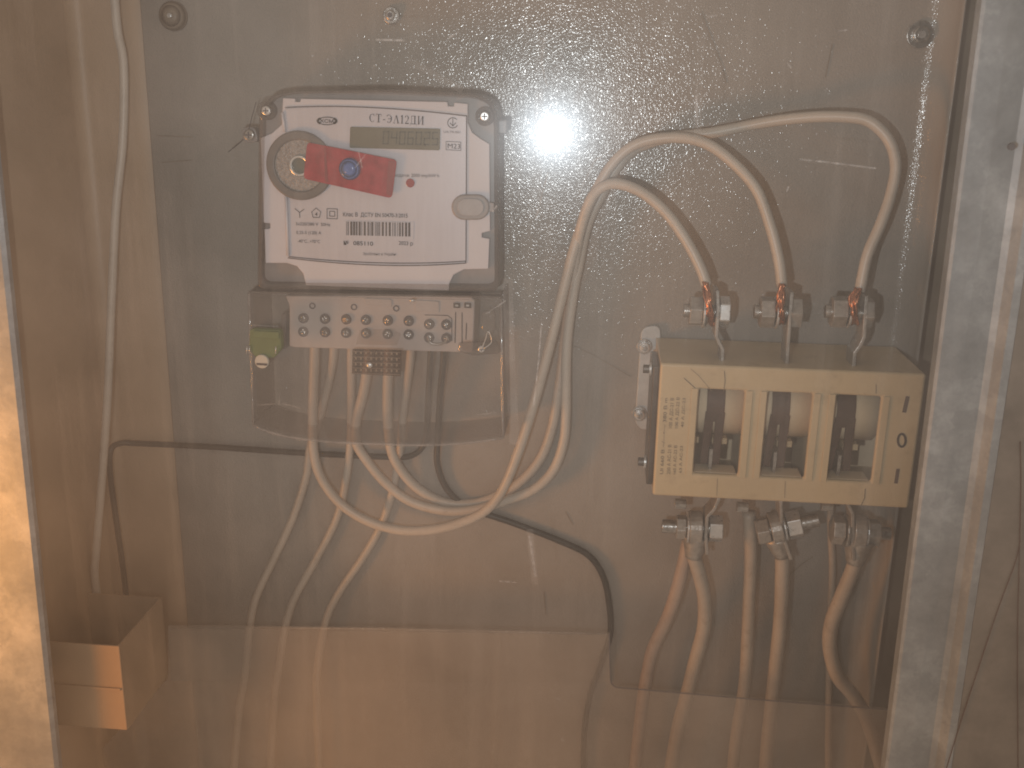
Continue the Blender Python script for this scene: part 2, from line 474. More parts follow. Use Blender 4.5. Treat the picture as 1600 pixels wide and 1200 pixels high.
def bezier2(a, c, b, n=14):
    return [((1 - t) ** 2 * a[0] + 2 * (1 - t) * t * c[0] + t * t * b[0], (1 - t) ** 2 * a[1] + 2 * (1 - t) * t * c[1] + t * t * b[1]) for t in (k / n for k in range(n + 1))]

def arc(cx, cy, rx, ry, a0, a1, n=10):
    return [(cx + rx * math.cos(math.radians(a0 + (a1 - a0) * k / n)), cy - ry * math.sin(math.radians(a0 + (a1 - a0) * k / n))) for k in range(n + 1)]

def rounded(pts, r, n=5):
    """round the corners of a pixel outline"""
    out = []
    k = len(pts)
    for i in range(k):
        p = Vector(pts[i]); a = Vector(pts[i - 1]); b = Vector(pts[(i + 1) % k])
        ra = min(r, (a - p).length / 2.2, (b - p).length / 2.2)
        s = p + (a - p).normalized() * ra; e = p + (b - p).normalized() * ra
        out += bezier2(s, p, e, n)
    return out

# ================================================================ the cabinet
ZT, ZB = 0.30, -0.85
FP, FL = 0.172, 0.168        # how far the right and left posts stand before the panel
def xline(pa, pb, d):
    return (at(*pa, d).x + at(*pb, d).x) / 2

def sweep(name, prof, z0, z1, m, parent=None, smooth=False, thick=0.0, lean=0.0):
    """upright folded sheet: profile of (x, d) points carried from z0 to z1; lean shifts x per metre of height"""
    bm = bmesh.new()
    nz = 10
    rows = []
    for k in range(nz + 1):
        z = z0 + (z1 - z0) * k / nz
        rows.append([bm.verts.new((x + lean * z, -d, z)) for x, d in prof])
    for a, b in zip(rows, rows[1:]):
        for i in range(len(prof) - 1):
            bm.faces.new((a[i], a[i + 1], b[i + 1], b[i]))
    o = obj(name, bm, m, parent, smooth)
    if thick:
        s = o.modifiers.new('thickness', 'SOLIDIFY'); s.thickness = thick; s.offset = 0
    return o

xl = xline((228, 60), (288, 930), 0.0)           # left edge of the mounting panel
xr = xline((1486, 90), (1374, 1030), 0.02)       # right turned-up edge
lean_r = (at(1486, 90, 0.02).x - at(1374, 1030, 0.02).x) / (at(1486, 90, 0.02).z - at(1374, 1030, 0.02).z)
zmid_r = (at(1486, 90, 0.02).z + at(1374, 1030, 0.02).z) / 2
R = 0.020
prof = [(xl, 0.0), (xl + 0.001, 0.001)] + [(xl + (xr - R - xl) * k / 12, 0.001) for k in range(1, 13)]
prof += [(xr - R + R * math.sin(math.radians(a)), 0.001 + R * (1 - math.cos(math.radians(a)))) for a in range(8, 91, 8)]
prof += [(xr + 0.0005, 0.001 + R + 0.004)]
o = sweep('mounting_panel', prof, ZB, ZT, 'panel', smooth=True, thick=0.0012)
struct(o, "beige grey painted metal mounting panel with speckled gloss")

# wall of the cabinet left of the panel, turning towards the front
xc = -0.430
Rl = 0.012
xfl = xline((0, 321), (90, 1200), FL)
lean_l = (at(0, 321, FL).x - at(90, 1200, FL).x) / (at(0, 321, FL).z - at(90, 1200, FL).z)
prof = [(xl + 0.03, -0.0025), (xl - 0.02, -0.0025), (xc + Rl, -0.0025)]
prof += [(xc + Rl - Rl * math.sin(math.radians(a)), -0.0025 + Rl * (1 - math.cos(math.radians(a)))) for a in range(10, 91, 10)]
prof += [(xc - 0.001, 0.08), (xc - 0.003, FL - .012)]
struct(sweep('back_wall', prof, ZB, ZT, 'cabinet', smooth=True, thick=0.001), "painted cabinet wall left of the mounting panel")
# dark recess on the right between panel and frame
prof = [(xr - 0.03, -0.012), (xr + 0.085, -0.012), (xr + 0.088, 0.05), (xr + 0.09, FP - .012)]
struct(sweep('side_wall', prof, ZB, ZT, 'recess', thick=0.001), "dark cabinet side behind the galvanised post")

# galvanised frame posts
xi = xline((1538, 0), (1388, 1180), FP)
lean_i = (at(1538, 0, FP).x - at(1388, 1180, FP).x) / (at(1538, 0, FP).z - at(1388, 1180, FP).z)
zi = (at(1538, 0, FP).z + at(1388, 1180, FP).z) / 2
xg = xline((1583, 300), (1453, 1190), FP)
wA = (at(1583, 300, FP).x + at(1453, 1190, FP).x) / 2 - (at(1500, 300, FP).x + at(1389, 1190, FP).x) / 2
frame = thing('cabinet_frame', "galvanised steel cabinet frame with mottled grey posts at both sides", 'frame', (0, -0.135, ZB))
prof = [(xi + 0.004, FP - .014), (xi, FP - .012), (xi - 0.0006, FP - .001), (xi + 0.001, FP), (xi + wA * 0.5, FP + .0005), (xi + wA - 0.001, FP), (xi + wA + 0.003, FP + .0025), (xi + wA + 0.0052, FP + .007), (xi + wA + 0.0065, FP + .0095), (xi + wA + 0.011, FP + .010)]
prof = [(x - lean_i * zi, d) for x, d in prof]
sweep('post', prof, ZB, ZT, 'galv', frame, smooth=False, thick=0.0012, lean=lean_i)
prof = [(xi + wA + x - lean_i * zi, FP + .010) for x in (.0112, .03, .045, .16)]
sweep('outer_plate', prof, ZB, ZT, 'plate', frame, smooth=False, thick=0.0012, lean=lean_i)
zl = (at(0, 321, FL).z + at(90, 1200, FL).z) / 2
prof = [(xfl - 0.004, FL - .006), (xfl + 0.0005, FL - .005), (xfl + 0.0005, FL - .001), (xfl - 0.002, FL + .001), (xfl - 0.06, FL + .001), (xfl - 0.2, FL + .001)]
prof = [(x - lean_l * zl, d) for x, d in prof]
sweep('post', prof, ZB, ZT, 'galv', frame, thick=0.0012, lean=lean_l)
# rivet hole in the right post
pb = at(1581, 229, FP + .0075)
cyl('rivet_hole', Vector((pb.x, -FP - .006, pb.z)), Vector((pb.x - 0.001, -FP - .0108, pb.z)), 0.0022, 'groove', frame, seg=14)

# fine seal wire hanging down the right post
wr = tube('seal_wire', [(1594, 690), (1595, 760), (1593, 850), (1592, 900), (1590, 1010), (1591, 1230)], FP + .0115, 0.00035, 'thread', None, seg=6)
tag(wr, "thin rusty upright seal wire at the far right edge of the post", 'wire', 'seal wires on the right post')
wr = tube('seal_wire', [(1594, 845), (1586, 880), (1560, 950), (1530, 1040), (1502, 1125), (1470, 1230)], FP + .0115, 0.00035, 'thread', None, seg=6)
tag(wr, "thin dark slanting seal wire crossing the lower part of the right post", 'wire', 'seal wires on the right post')

# ================================================================ panel bolts
def panel_bolt(px, py, r_px, label, kind):
    p = at(px, py, 0.004)
    t = thing('panel_bolt', label, 'bolt', (p.x, 0, p.z), 'bolts along the top of the panel')
    s = pxs(0.004)
    if kind == 'grommet':
        bm = bmesh.new()
        for r0, r1, d0, d1 in ((r_px, r_px * .97, .002, .005), (r_px * .97, r_px * .72, .005, .008), (r_px * .72, r_px * .3, .008, .0095)):
            add_cyl(bm, Vector((p.x, -d0, p.z)), Vector((p.x, -d1, p.z)), r0 * s, r1 * s, 28)
        obj('cap', bm, 'rubber', t, True)
        disc('pin', p, r_px * s * .16, .008, .0115, 'zinc', t, .0003)
    else:
        ring('washer', p, r_px * .42 * s, r_px * s, .0022, .0045, 'metal', t, .0006)
        disc('head', p, r_px * .62 * s, .003, .0085, 'metal', t, .0012)
        disc('socket', p, r_px * .28 * s, .0085, .0092, 'zinc' if kind == 'washer' else 'groove', t)
    return t
panel_bolt(270, 25, 23, "brown domed cap bolt at the upper left corner of the panel", 'grommet')
panel_bolt(611, 24, 13, "small round head bolt near the top edge above the meter", 'small')
panel_bolt(1438, 54, 20, "round bolt with a wide washer at the upper right corner of the panel", 'washer')

# low cross rail behind the lower sheet
rail = plate('cross_rail', [(264, 982), (952, 992), (953, 1066), (266, 1064)], 0.0025, 0.0042, 'rail', None, .0004)
tag(rail, "flat dark cross strip on the panel behind the lower clear sheet", 'strip')

# ================================================================ open topped cable box
BX0, BX1 = at(72, 1010, .143).x - 0.02, at(186, 1010, .143).x
bz1 = at(186, 1010, .143).z; bz0 = at(186, 1140, .143).z
db = 0.0615
box = thing('cable_box', "open topped beige metal box at the lower left taking the cables", 'box', ((BX0 + BX1) / 2, -.06, bz0))
bm = bmesh.new(); t = 0.0016
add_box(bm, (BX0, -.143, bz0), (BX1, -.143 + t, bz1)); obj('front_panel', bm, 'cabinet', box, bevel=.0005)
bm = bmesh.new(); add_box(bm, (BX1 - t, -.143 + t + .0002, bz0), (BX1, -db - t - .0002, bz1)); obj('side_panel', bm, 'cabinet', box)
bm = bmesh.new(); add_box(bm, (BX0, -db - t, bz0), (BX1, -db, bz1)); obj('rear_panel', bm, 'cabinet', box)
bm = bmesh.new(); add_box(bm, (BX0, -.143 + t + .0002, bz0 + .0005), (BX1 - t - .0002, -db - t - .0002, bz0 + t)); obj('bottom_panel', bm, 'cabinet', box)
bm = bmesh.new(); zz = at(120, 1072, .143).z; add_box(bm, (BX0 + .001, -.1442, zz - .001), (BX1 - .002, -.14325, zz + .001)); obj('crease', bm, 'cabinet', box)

# ================================================================ cables
def cable(name, label, pp, d, r, m, group, cat='cable', step=7):
    return tag(tube(name, pp, d, r, m, None, step), label, cat, group)

cable('white_cable', "long white cable hanging down the left side into the open box",
      [(176, -40, .016), (184, 45, .016), (193, 105, .017), (191, 220, .020), (181, 330, .024), (174, 480, .030), (168, 600, .038), (164, 690, .044), (158, 770, .050), (150, 860, .056), (149, 900, .056), (156, 960, .050), (164, 1050, .046)], 0.016, .0034, 'white', 'white cables')
cable('black_cable', "black cable running left from the meter and down into the open box",
      [(674, 510, .034), (672, 560, .030), (669, 620, .020), (666, 672, .010), (659, 700, .008), (636, 714, .008), (590, 713, .008), (480, 708, .007), (330, 699, .007), (220, 693, .007), (188, 693, .012), (173, 704, .020), (173, 745, .022), (183, 825, .022), (195, 915, .022), (203, 1010, .022)], .008, .0026, 'black', 'black cables')
cable('black_cable', "black twin cable running from the meter down to the right behind the white loops",
      [(694, 510, .034), (692, 560, .030), (688, 620, .020), (684, 680, .010), (684, 725, .007), (698, 765, .006), (732, 792, .006), (800, 817, .006), (870, 843, .006), (920, 868, .006), (943, 902, .006), (952, 950, .006), (953, 990, .006), (941, 1030, .006), (921, 1090, .006), (913, 1150, .006), (911, 1240, .006)], .006, .0028, 'black', 'black cables')

loops = 'white loop cables from the meter to the switch'
CT = 0.0041
w1 = cable('white_cable', "white cable with the lowest loop ending at the middle switch terminal",
      [(492, 510, .036), (491, 560, .034), (489, 620, .030), (488, 670, .028), (490, 706, .027), (501, 745, .026), (530, 785, .026), (572, 812, .027), (620, 827, .028), (672, 829, .029), (722, 816, .030), (760, 797, .031), (785, 765, .032), (810, 704, .033), (835, 630, .032), (859, 537, .030), (884, 437, .028), (898, 388, .027), (913, 340, .026), (938, 284, .026), (966, 246, .026), (1000, 222, .027), (1050, 214, .030), (1098, 224, .036), (1142, 250, .042), (1180, 296, .050), (1203, 350, .056), (1217, 405, .060), (1222, 447, .062)], .02, CT, 'white', loops)
w4 = cable('white_cable', "white cable with the widest upper arch ending at the right switch terminal",
      [(580, 510, .036), (576, 560, .034), (567, 610, .028), (558, 655, .024), (556, 690, .021), (570, 717, .019), (600, 754, .016), (640, 782, .015), (690, 798, .015), (740, 797, .016), (790, 782, .017), (834, 764, .018), (865, 735, .018), (880, 695, .018), (885, 650, .018), (886, 545, .017), (893, 470, .016), (905, 410, .016), (918, 350, .016), (938, 306, .016), (962, 266, .016), (996, 232, .016), (1045, 216, .017), (1115, 206, .020), (1200, 192, .026), (1262, 184, .032), (1315, 182, .037), (1358, 191, .041), (1388, 218, .045), (1399, 258, .049), (1393, 302, .052), (1375, 352, .056), (1355, 400, .059), (1343, 456, .062)], .02, CT, 'white', loops)
w5 = cable('white_cable', "white cable with the innermost loop ending at the left switch terminal",
      [(610, 510, .036), (608, 560, .034), (606, 620, .028), (606, 675, .024), (617, 718, .020), (648, 758, .012), (692, 783, .0075), (738, 787, .0065), (780, 772, .007), (815, 750, .0075), (845, 716, .0075), (863, 670, .008), (873, 610, .008), (880, 545, .008), (888, 478, .011), (898, 410, .020), (910, 350, .032), (926, 306, .038), (950, 288, .040), (980, 291, .043), (1012, 307, .047), (1044, 336, .052), (1072, 378, .058), (1094, 418, .062), (1104, 446, .064)], .02, CT, 'white', loops)
down = 'white cables running down from the meter'
cable('white_cable', "leftmost white cable slanting down from the meter behind the lower sheet",
      [(522, 510, .032), (520, 560, .028), (512, 600, .020), (499, 650, .013), (486, 695, .010), (478, 745, .009), (459, 808, .009), (430, 870, .010), (403, 928, .012), (391, 978, .014), (384, 1050, .016), (374, 1110, .016), (362, 1240, .016)], .01, .0034, 'white', down)
cable('white_cable', "middle white cable slanting down from the meter behind the lower sheet",
      [(550, 510, .034), (549, 560, .030), (548, 625, .020), (547, 690, .012), (541, 745, .009), (526, 810, .009), (492, 876, .010), (462, 932, .012), (446, 978, .014), (436, 1045, .016), (428, 1100, .016), (420, 1240, .016)], .01, .0034, 'white', down)
cable('white_cable', "rightmost white cable slanting down from the meter behind the lower sheet",
      [(644, 510, .034), (641, 560, .030), (634, 615, .018), (629, 660, .012), (624, 705, .008), (612, 770, .006), (594, 822, .006), (566, 872, .008), (530, 926, .011), (508, 972, .014), (496, 1045, .016), (495, 1100, .016), (500, 1240, .016)], .01, .0034, 'white', down)

thick = 'thick cables under the switch'
cable('thick_cable', "pinkish thick cable curving down left from the left lower switch terminal",
      [(1076, 846, .044), (1070, 880, .043), (1060, 920, .040), (1042, 965, .034), (1020, 1015, .028), (1008, 1065, .024), (1001, 1120, .022), (988, 1240, .022)], .03, .0056, 'pink', thick)
cable('thick_cable', "thick cable bulging right below the left lower switch terminal lug",
      [(1083, 866, .054), (1094, 895, .052), (1100, 935, .048), (1099, 980, .042), (1089, 1030, .036), (1073, 1085, .030), (1058, 1140, .026), (1042, 1240, .024)], .03, .0059, 'white2', thick)
cable('thick_cable', "straight thick cable hanging behind the middle lower switch terminal",
      [(1170, 800, .040), (1172, 860, .038), (1172, 930, .035), (1168, 1000, .031), (1162, 1075, .028), (1152, 1150, .026), (1142, 1240, .024)], .03, .0053, 'white2', thick)
cable('thick_cable', "straight thick cable from the lug of the middle lower switch terminal",
      [(1222, 858, .050), (1224, 890, .047), (1221, 950, .040), (1214, 1020, .033), (1208, 1090, .029), (1200, 1160, .026), (1194, 1240, .024)], .03, .0059, 'white2', thick)
cable('thick_cable', "thick cable kinked left from the lug of the right lower switch terminal",
      [(1338, 870, .052), (1330, 893, .050), (1312, 935, .045), (1298, 975, .040), (1296, 1015, .036), (1310, 1055, .034), (1335, 1092, .032), (1358, 1135, .030), (1388, 1240, .026)], .03, .0060, 'white2', thick)
cable('thin_cable', "thin grey cable straight behind the right lower switch terminal",
      [(1298, 770, .012), (1299, 830, .011), (1300, 890, .010), (1298, 950, .009), (1296, 1010, .008), (1294, 1240, .008)], .01, .0030, 'white2', thick)

# ================================================================ load switch
def sw_pt(px, py, d=0.09): return at(px, py, d)
FD = 0.090
A_, B_, C_, D_ = sw_pt(1030, 568), sw_pt(1447, 584), sw_pt(1421, 791), sw_pt(1021, 778)
x0, x1 = (A_.x + D_.x) / 2, (B_.x + C_.x) / 2
z1, z0 = (A_.z + B_.z) / 2, (C_.z + D_.z) / 2
sw = thing('load_switch', "cream plastic three pole load switch with three windows and bolted terminals", 'switch', ((x0 + x1) / 2, -.045, z0))
# front with three windows
def wx(px, py): return at(px, py, FD).x
def wz(px, py): return at(px, py, FD).z
win = []
for l0, r0, l1, r1, yt, yb in ((1091, 1163, 1084, 1154, 611, 743), (1198, 1269, 1190, 1258, 614, 748), (1304, 1376, 1296, 1364, 618, 752)):
    win.append(((wx(l0, yt) + wx(l1, yb)) / 2, (wx(r0, yt) + wx(r1, yb)) / 2))
wzt = wz(1235, 614); wzb = wz(1225, 747)
xs = [x0] + [v for p in win for v in p] + [x1]
bm = bmesh.new()
zs = [z0, wzb, wzt, z1]
grid = [[bm.verts.new((x, -FD, z)) for x in xs] for z in zs]
fs = []
for j in range(3):
    for i in range(len(xs) - 1):
        if j == 1 and i in (1, 3, 5): continue
        fs.append(bm.faces.new((grid[j][i], grid[j][i + 1], grid[j + 1][i + 1], grid[j + 1][i])))
r = bmesh.ops.extrude_face_region(bm, geom=fs)
bmesh.ops.translate(bm, verts=[v for v in r['geom'] if isinstance(v, bmesh.types.BMVert)], vec=(0, 0.005, 0))
front = obj('front_cover', bm, 'cream', sw, bevel=.0022, seg=4)
# body walls
T = 0.003
bm = bmesh.new(); add_box(bm, (x0 + .0004, -FD + .0052, z1 - T), (x1 - .0004, -.006, z1 - .0006)); obj('top_wall', bm, 'cream', sw, bevel=.0008)
bm = bmesh.new(); add_box(bm, (x0 + .0004, -FD + .0052, z0 + .0006), (x1 - .0004, -.006, z0 + T)); obj('bottom_wall', bm, 'cream', sw)
bm = bmesh.new(); add_box(bm, (x0 + .0006, -FD + .0052, z0 + T + .0002), (x0 + T, -.006, z1 - T - .0002)); obj('side_wall', bm, 'cream', sw)
bm = bmesh.new(); add_box(bm, (x1 - T, -FD + .0052, z0 + T + .0002), (x1 - .0006, -.006, z1 - T - .0002)); obj('side_wall', bm, 'cream', sw)
bm = bmesh.new(); add_box(bm, (x0 + T + .0002, -.010, z0 + T + .0002), (x1 - T - .0002, -.006, z1 - T - .0002)); obj('rear_wall', bm, 'cream2', sw)
# ribs between the windows, proud of the cover
for (a, b) in win:
    for xa, xb in ((a - .0056, a - .0008), (b + .0006, b + .0058)):
        bm = bmesh.new(); add_box(bm, (xa, -FD - .0012, wzb - .0012), (xb, -FD - .0001, wzt + .0005)); obj('rib', bm, 'cream', sw, bevel=.0004)
# rotor, blades, lower contacts
zc = wz(1230, 652); dc = 0.050; rd = 0.027
for k, (a, b) in enumerate(win):
    rot = cyl('rotor', Vector((a - .004, -dc, zc)), Vector((b + .004, -dc, zc)), rd, 'cream2', sw, seg=48, smooth=False)
    rot.data.polygons.foreach_set('use_smooth', [len(p.vertices) == 4 for p in rot.data.polygons])
    bl = ((1104, 1132), (1206, 1234), (1308, 1337))[k]
    xa, xb = at(bl[0], 640, .078).x, at(bl[1], 640, .078).x
    # band wrapped over the rotor
    bm = bmesh.new(); n = 16; rows = []
    for q in range(n + 1):
        an = math.radians(75 - 95 * q / n)
        for_row = []
        for rr in (rd + .0004, rd + .0028):
            for xx in (xa, xb):
                for_row.append(bm.verts.new((xx, -dc - rr * math.cos(an), zc + rr * math.sin(an))))
        rows.append(for_row)
    for p, q in zip(rows, rows[1:]):
        for i, j in ((0, 1), (1, 3), (3, 2), (2, 0)):
            bm.faces.new((p[i], p[j], q[j], q[i]))
    bm.faces.new([rows[0][i] for i in (0, 1, 3, 2)]); bm.faces.new([rows[-1][i] for i in (0, 1, 3, 2)])
    blade = obj('contact_blade', bm, 'brown', sw, bevel=.0004)
    # two prongs reaching down to the fixed contact
    spread = (0.0, 0.0014, 0.004)[k]
    for s in (-1, 1):
        xm0 = (xa + xb) / 2 + s * (xb - xa) * .29
        xm1 = xm0 + s * (.0006 + spread * .5) - .0012
        bm = bmesh.new(); rows = []
        for q in range(7):
            t_ = q / 6
            zt = zc - .002 - (zc - .002 - (wzb + .0035)) * t_
            dd = dc + rd + .0026 - .006 * math.sin(t_ * math.pi * .6) * .6
            xm = xm0 + (xm1 - xm0) * t_
            hw = .0034 - .0006 * t_
            rows.append([bm.verts.new(v) for v in ((xm - hw, -dd, zt), (xm + hw, -dd - .0008 * s, zt), (xm + hw, -dd + .0026, zt), (xm - hw, -dd + .0026, zt))])
        for p, q in zip(rows, rows[1:]):
            for i in range(4): bm.faces.new((p[i], p[(i + 1) % 4], q[(i + 1) % 4], q[i]))
        bm.faces.new(rows[0]); bm.faces.new(rows[-1])
        obj('prong', bm, 'brown', blade, bevel=.0004)
    # fixed contact knife between the prongs
    bm = bmesh.new(); xm = (xa + xb) / 2 - .0008; add_box(bm, (xm - .0012, -.078, z0 + T), (xm + .0012, -.060, wzb + .016)); obj('fixed_contact', bm, 'metal', sw)
    # pale ledges below the rotor
    bm = bmesh.new(); zl_ = wz(1230, 703); add_box(bm, (b - .019, -.070, zl_ - .0048), (b - .0075, -.060, zl_)); obj('ledge', bm, 'cream', sw, bevel=.0003)
    bm = bmesh.new(); add_box(bm, (a + .001, -.070, zl_ - .0048), (a + .0045, -.060, zl_)); obj('ledge', bm, 'cream', sw, bevel=.0003)
    bm = bmesh.new(); add_box(bm, (a + .0005, -.0842, z0 + T + .0003), (b - .0005, -.066, wzb - .0004)); obj('lower_block', bm, 'cream2', sw, bevel=.0006)
# partitions between the poles
for i in (0, 1):
    xm = (win[i][1] + win[i + 1][0]) / 2
    bm = bmesh.new(); add_box(bm, (xm - .004, -FD + .0054, z0 + T + .0004), (xm + .004, -.0105, z1 - T - .0004)); obj('partition', bm, 'cream2', sw)

# marks and rating print
pd = FD + .0003
def stroke(pts, wpx): return lines('printed_mark', [pts], pd, wpx, 'brown', sw)
stroke([(1418, 621), (1413, 643)], 6.5)
lines('printed_mark', [arc(1409, 688, 6, 10, 0, 360, 20)], pd, 4, 'brown', sw)
stroke([(1403, 734), (1400, 754)], 6)
rows_ = [("Ui 660 В ~/—•— 380 В m", (1036, 741), (1043, 622), 5.5), ("250 А АС-21 В", (1047, 741), (1049, 695), 5.5), ("100 А ДС-21 В", (1050, 669), (1053, 622), 5.5),
         ("160 А АС-22 В", (1056, 741), (1058, 696), 5), ("100 А ДС-22 В", (1059, 669), (1062, 621), 5), ("63 А АС-23", (1065, 739), (1067, 697), 4.5), ("40 А ДС-23", (1068, 668), (1071, 622), 4.5)]
for s_, p0, p1, h_ in rows_:
    lettering('printed_rating', s_, p0, p1, h_, pd, 'printing', sw, .006)

# grime cracks on the cover
def hair(pp, wpx, m='printing'): lines('hairline_scratch', [pp], pd, wpx * .8, m, sw)
hair([(1080, 577), (1092, 587), (1106, 604), (1112, 611)], 1.0); hair([(1069, 591), (1078, 599), (1090, 610)], 1.8); hair([(1132, 580), (1133, 595), (1131, 611)], 1.6)
hair([(1352, 764), (1351, 778), (1346, 789)], 1.8); hair([(1369, 601), (1369, 615)], 1.6); hair([(1121, 748), (1120, 775)], 1.0); hair([(1227, 752), (1226, 778)], .9)

# mounting bracket on the left with two bolts
bk = plate('mounting_bracket', rounded([(1002, 512), (1032, 508), (1034, 668), (1002, 672), (992, 660)], 12), 0.003, 0.0065, 'plated', sw, .0006)
for py, px in ((541, 1007), (646, 999)):
    p = at(px, py, .007); s = pxs(.007)
    ring('washer', p, 4 * s, 13 * s, .0066, .0085, 'metal', bk, .0005)
    disc('bolt', p, 8.5 * s, .0086, .0135, 'zinc', bk, .001)
    disc('bolt', p, 4.5 * s, .0135, .0155, 'metal', bk, .0005)
# dark side strip with the clamp screws
bm = bmesh.new(); add_box(bm, (x0 - .0046, -.078, z0 + .004), (x0 + .0003, -.030, z1 - .006)); side = obj('side_cheek', bm, 'darkmetal', sw, bevel=.001)
for py in (577, 722):
    c = at(1024 if py < 600 else 1018, py, .070)
    e = Vector((x0 - .0048, c.y, c.z))
    cyl('clamp_screw', e - Vector((.0068, 0, 0)), e - Vector((.0001, 0, 0)), .0034, 'darkmetal', side, seg=12, bevel=.0003)
    cyl('clamp_washer', e - Vector((.0022, 0, 0)), e - Vector((.0006, 0, 0)), .0052, 'zinc', side, seg=18)

# ---- terminals
def ribbon(bm, pts, th, d0, d1):
    """bent strip seen on edge: polyline in x,z with thickness th, between depths d0 and d1"""
    L_, R_ = [], []
    for i, p in enumerate(pts):
        t_ = (pts[min(i + 1, len(pts) - 1)] - pts[max(i - 1, 0)]); t_.y = 0; t_.normalize()
        n_ = Vector((-t_.z, 0, t_.x)) * th / 2
        L_.append((p + n_)); R_.append((p - n_))
    ol = [(q.x, q.z) for q in L_] + [(q.x, q.z) for q in reversed(R_)]
    add_prism(bm, ol, d0, d1)

def terminal(tab_px, d, tabd, axis_px0, axis_px1, stack, tab_th=.0028, mtab='alu'):
    """a bent tab and the bolt through it; stack: (kind, t0, t1, radius, material) along the bolt"""
    bm = bmesh.new(); ribbon(bm, [at(x, y, d) for x, y in tab_px], tab_th, d - tabd / 2, d + tabd / 2)
    tab = obj('terminal_tab', bm, mtab, sw, bevel=.0006)
    a, b = at(*axis_px0, d), at(*axis_px1, d)
    u = (b - a).normalized(); ln = (b - a).length
    bolt = None
    for kind, t0, t1, rad, m in stack:
        p, q = a + u * ln * t0, a + u * ln * t1
        nm = {'shank': 'bolt', 'head': 'bolt_head', 'nut': 'nut', 'washer': 'washer', 'lug': 'lug'}[kind]
        par = sw if kind == 'shank' else bolt
        o_ = cyl(nm, p, q, rad, m, par, seg=6 if kind in ('head', 'nut') else 24, spin=math.radians(-10 if m == 'zinc' else random.uniform(12, 40)) if kind in ('head', 'nut') else 0, bevel=.0007 if kind != 'shank' else .0004)
        if kind == 'shank': bolt = o_
    return tab, bolt

s6 = pxs(.06)
top_d = .062
# each: tab polyline, bolt from left tip to right end
terminal([(1119, 450), (1120, 480), (1117, 520), (1121, 530), (1127, 541), (1126, 562)], top_d, .022, (1068, 485), (1139, 488),
         [('shank', 0, .95, .0052, 'metal'), ('nut', .12, .40, .0118, 'alu'), ('washer', .41, .47, .0128, 'zinc'), ('washer', .48, .52, .0115, 'metal'), ('head', .77, 1.0, .0122, 'zinc')])
terminal([(1234, 452), (1231, 490), (1228, 530), (1226, 563)], top_d, .022, (1178, 487), (1251, 489),
         [('shank', 0, .95, .0052, 'metal'), ('nut', .12, .42, .0122, 'alu'), ('washer', .45, .51, .0125, 'zinc'), ('head', .76, 1.0, .0122, 'alu')])
terminal([(1349, 458), (1347, 490), (1345, 522), (1340, 534), (1331, 546), (1329, 568)], top_d, .022, (1289, 486), (1362, 489),
         [('shank', 0, .95, .0052, 'metal'), ('nut', .12, .44, .0122, 'alu'), ('washer', .47, .53, .0120, 'zinc'), ('head', .80, 1.0, .0118, 'alu')])
low_d = .052
terminal([(1122, 770), (1114, 788), (1103, 800), (1101, 830), (1103, 858)], low_d, .022, (1034, 822), (1128, 826),
         [('shank', 0, .97, .0056, 'metal'), ('nut', .24, .40, .0100, 'alu'), ('washer', .41, .45, .0130, 'zinc'), ('lug', .45, .66, .0140, 'alu'), ('head', .78, 1.0, .0112, 'zinc')])
terminal([(1217, 775), (1218, 815), (1224, 840), (1233, 866)], low_d, .022, (1180, 832), (1279, 812),
         [('shank', .1, 1.0, .0056, 'metal'), ('head', .02, .22, .0110, 'alu'), ('lug', .24, .42, .0138, 'alu'), ('washer', .44, .48, .0125, 'zinc'), ('nut', .50, .72, .0118, 'zinc')])
terminal([(1318, 775), (1328, 795), (1328, 840), (1330, 868)], low_d, .022, (1299, 827), (1391, 834),
         [('shank', 0.02, 1.0, .0052, 'metal'), ('head', 0, .20, .0118, 'alu'), ('washer', .22, .28, .0135, 'metal'), ('lug', .34, .55, .0145, 'alu'), ('washer', .56, .60, .0130, 'zinc'), ('nut', .60, .80, .0112, 'alu')])
# lug barrels gripping the thick cables
for (pa, pb_, r0, r1) in (((1088, 838, .052), (1083, 872, .054), .0120, .0066), ((1214, 836, .052), (1223, 868, .050), .0125, .0068), ((1343, 842, .052), (1336, 880, .052), .0130, .0072)):
    bm = bmesh.new(); a, b = at(*pa), at(*pb_)
    pts = [a.lerp(b, k / 6) for k in range(7)]
    add_tube(bm, pts, [r0 + (r1 - r0) * (k / 6) ** .8 for k in range(7)], 18, .03)
    obj('lug_barrel', bm, 'alu', sw, True)
for px_ in ((1063, 787), (1160, 792), (1292, 790)):        # small screws under the housing edge
    c = at(px_[0], px_[1], .062)
    cyl('base_screw', c + Vector((-.0045, 0, 0)), c + Vector((.0045, 0, 0)), .0042, 'metal', sw, seg=10, bevel=.0005)

# bare copper ends of the three white cables, wrapped round the bolts
def copper(cab, base, mid, end, d, n=9):
    bm = bmesh.new()
    for k in range(n):
        j = lambda s: Vector((random.uniform(-s, s), random.uniform(-.006, .006), 0))
        a, m_, e = at(*base, d) + j(.002), at(*mid, d + .006) + j(.0022), at(*end, d + .005) + j(.0022)
        q = at(end[0] + 2, end[1] + 18, d - .004) + j(.003)
        pts = spline([a, m_, e, q], 6)
        add_tube(bm, pts, .00105, 6)
    obj('bare_copper', bm, 'copper', cab, True)
copper(w5, (1102, 441), (1106, 466), (1109, 490), .068)
copper(w1, (1221, 444), (1221, 465), (1219, 487), .068)
copper(w4, (1342, 452), (1334, 468), (1333, 488), .068)

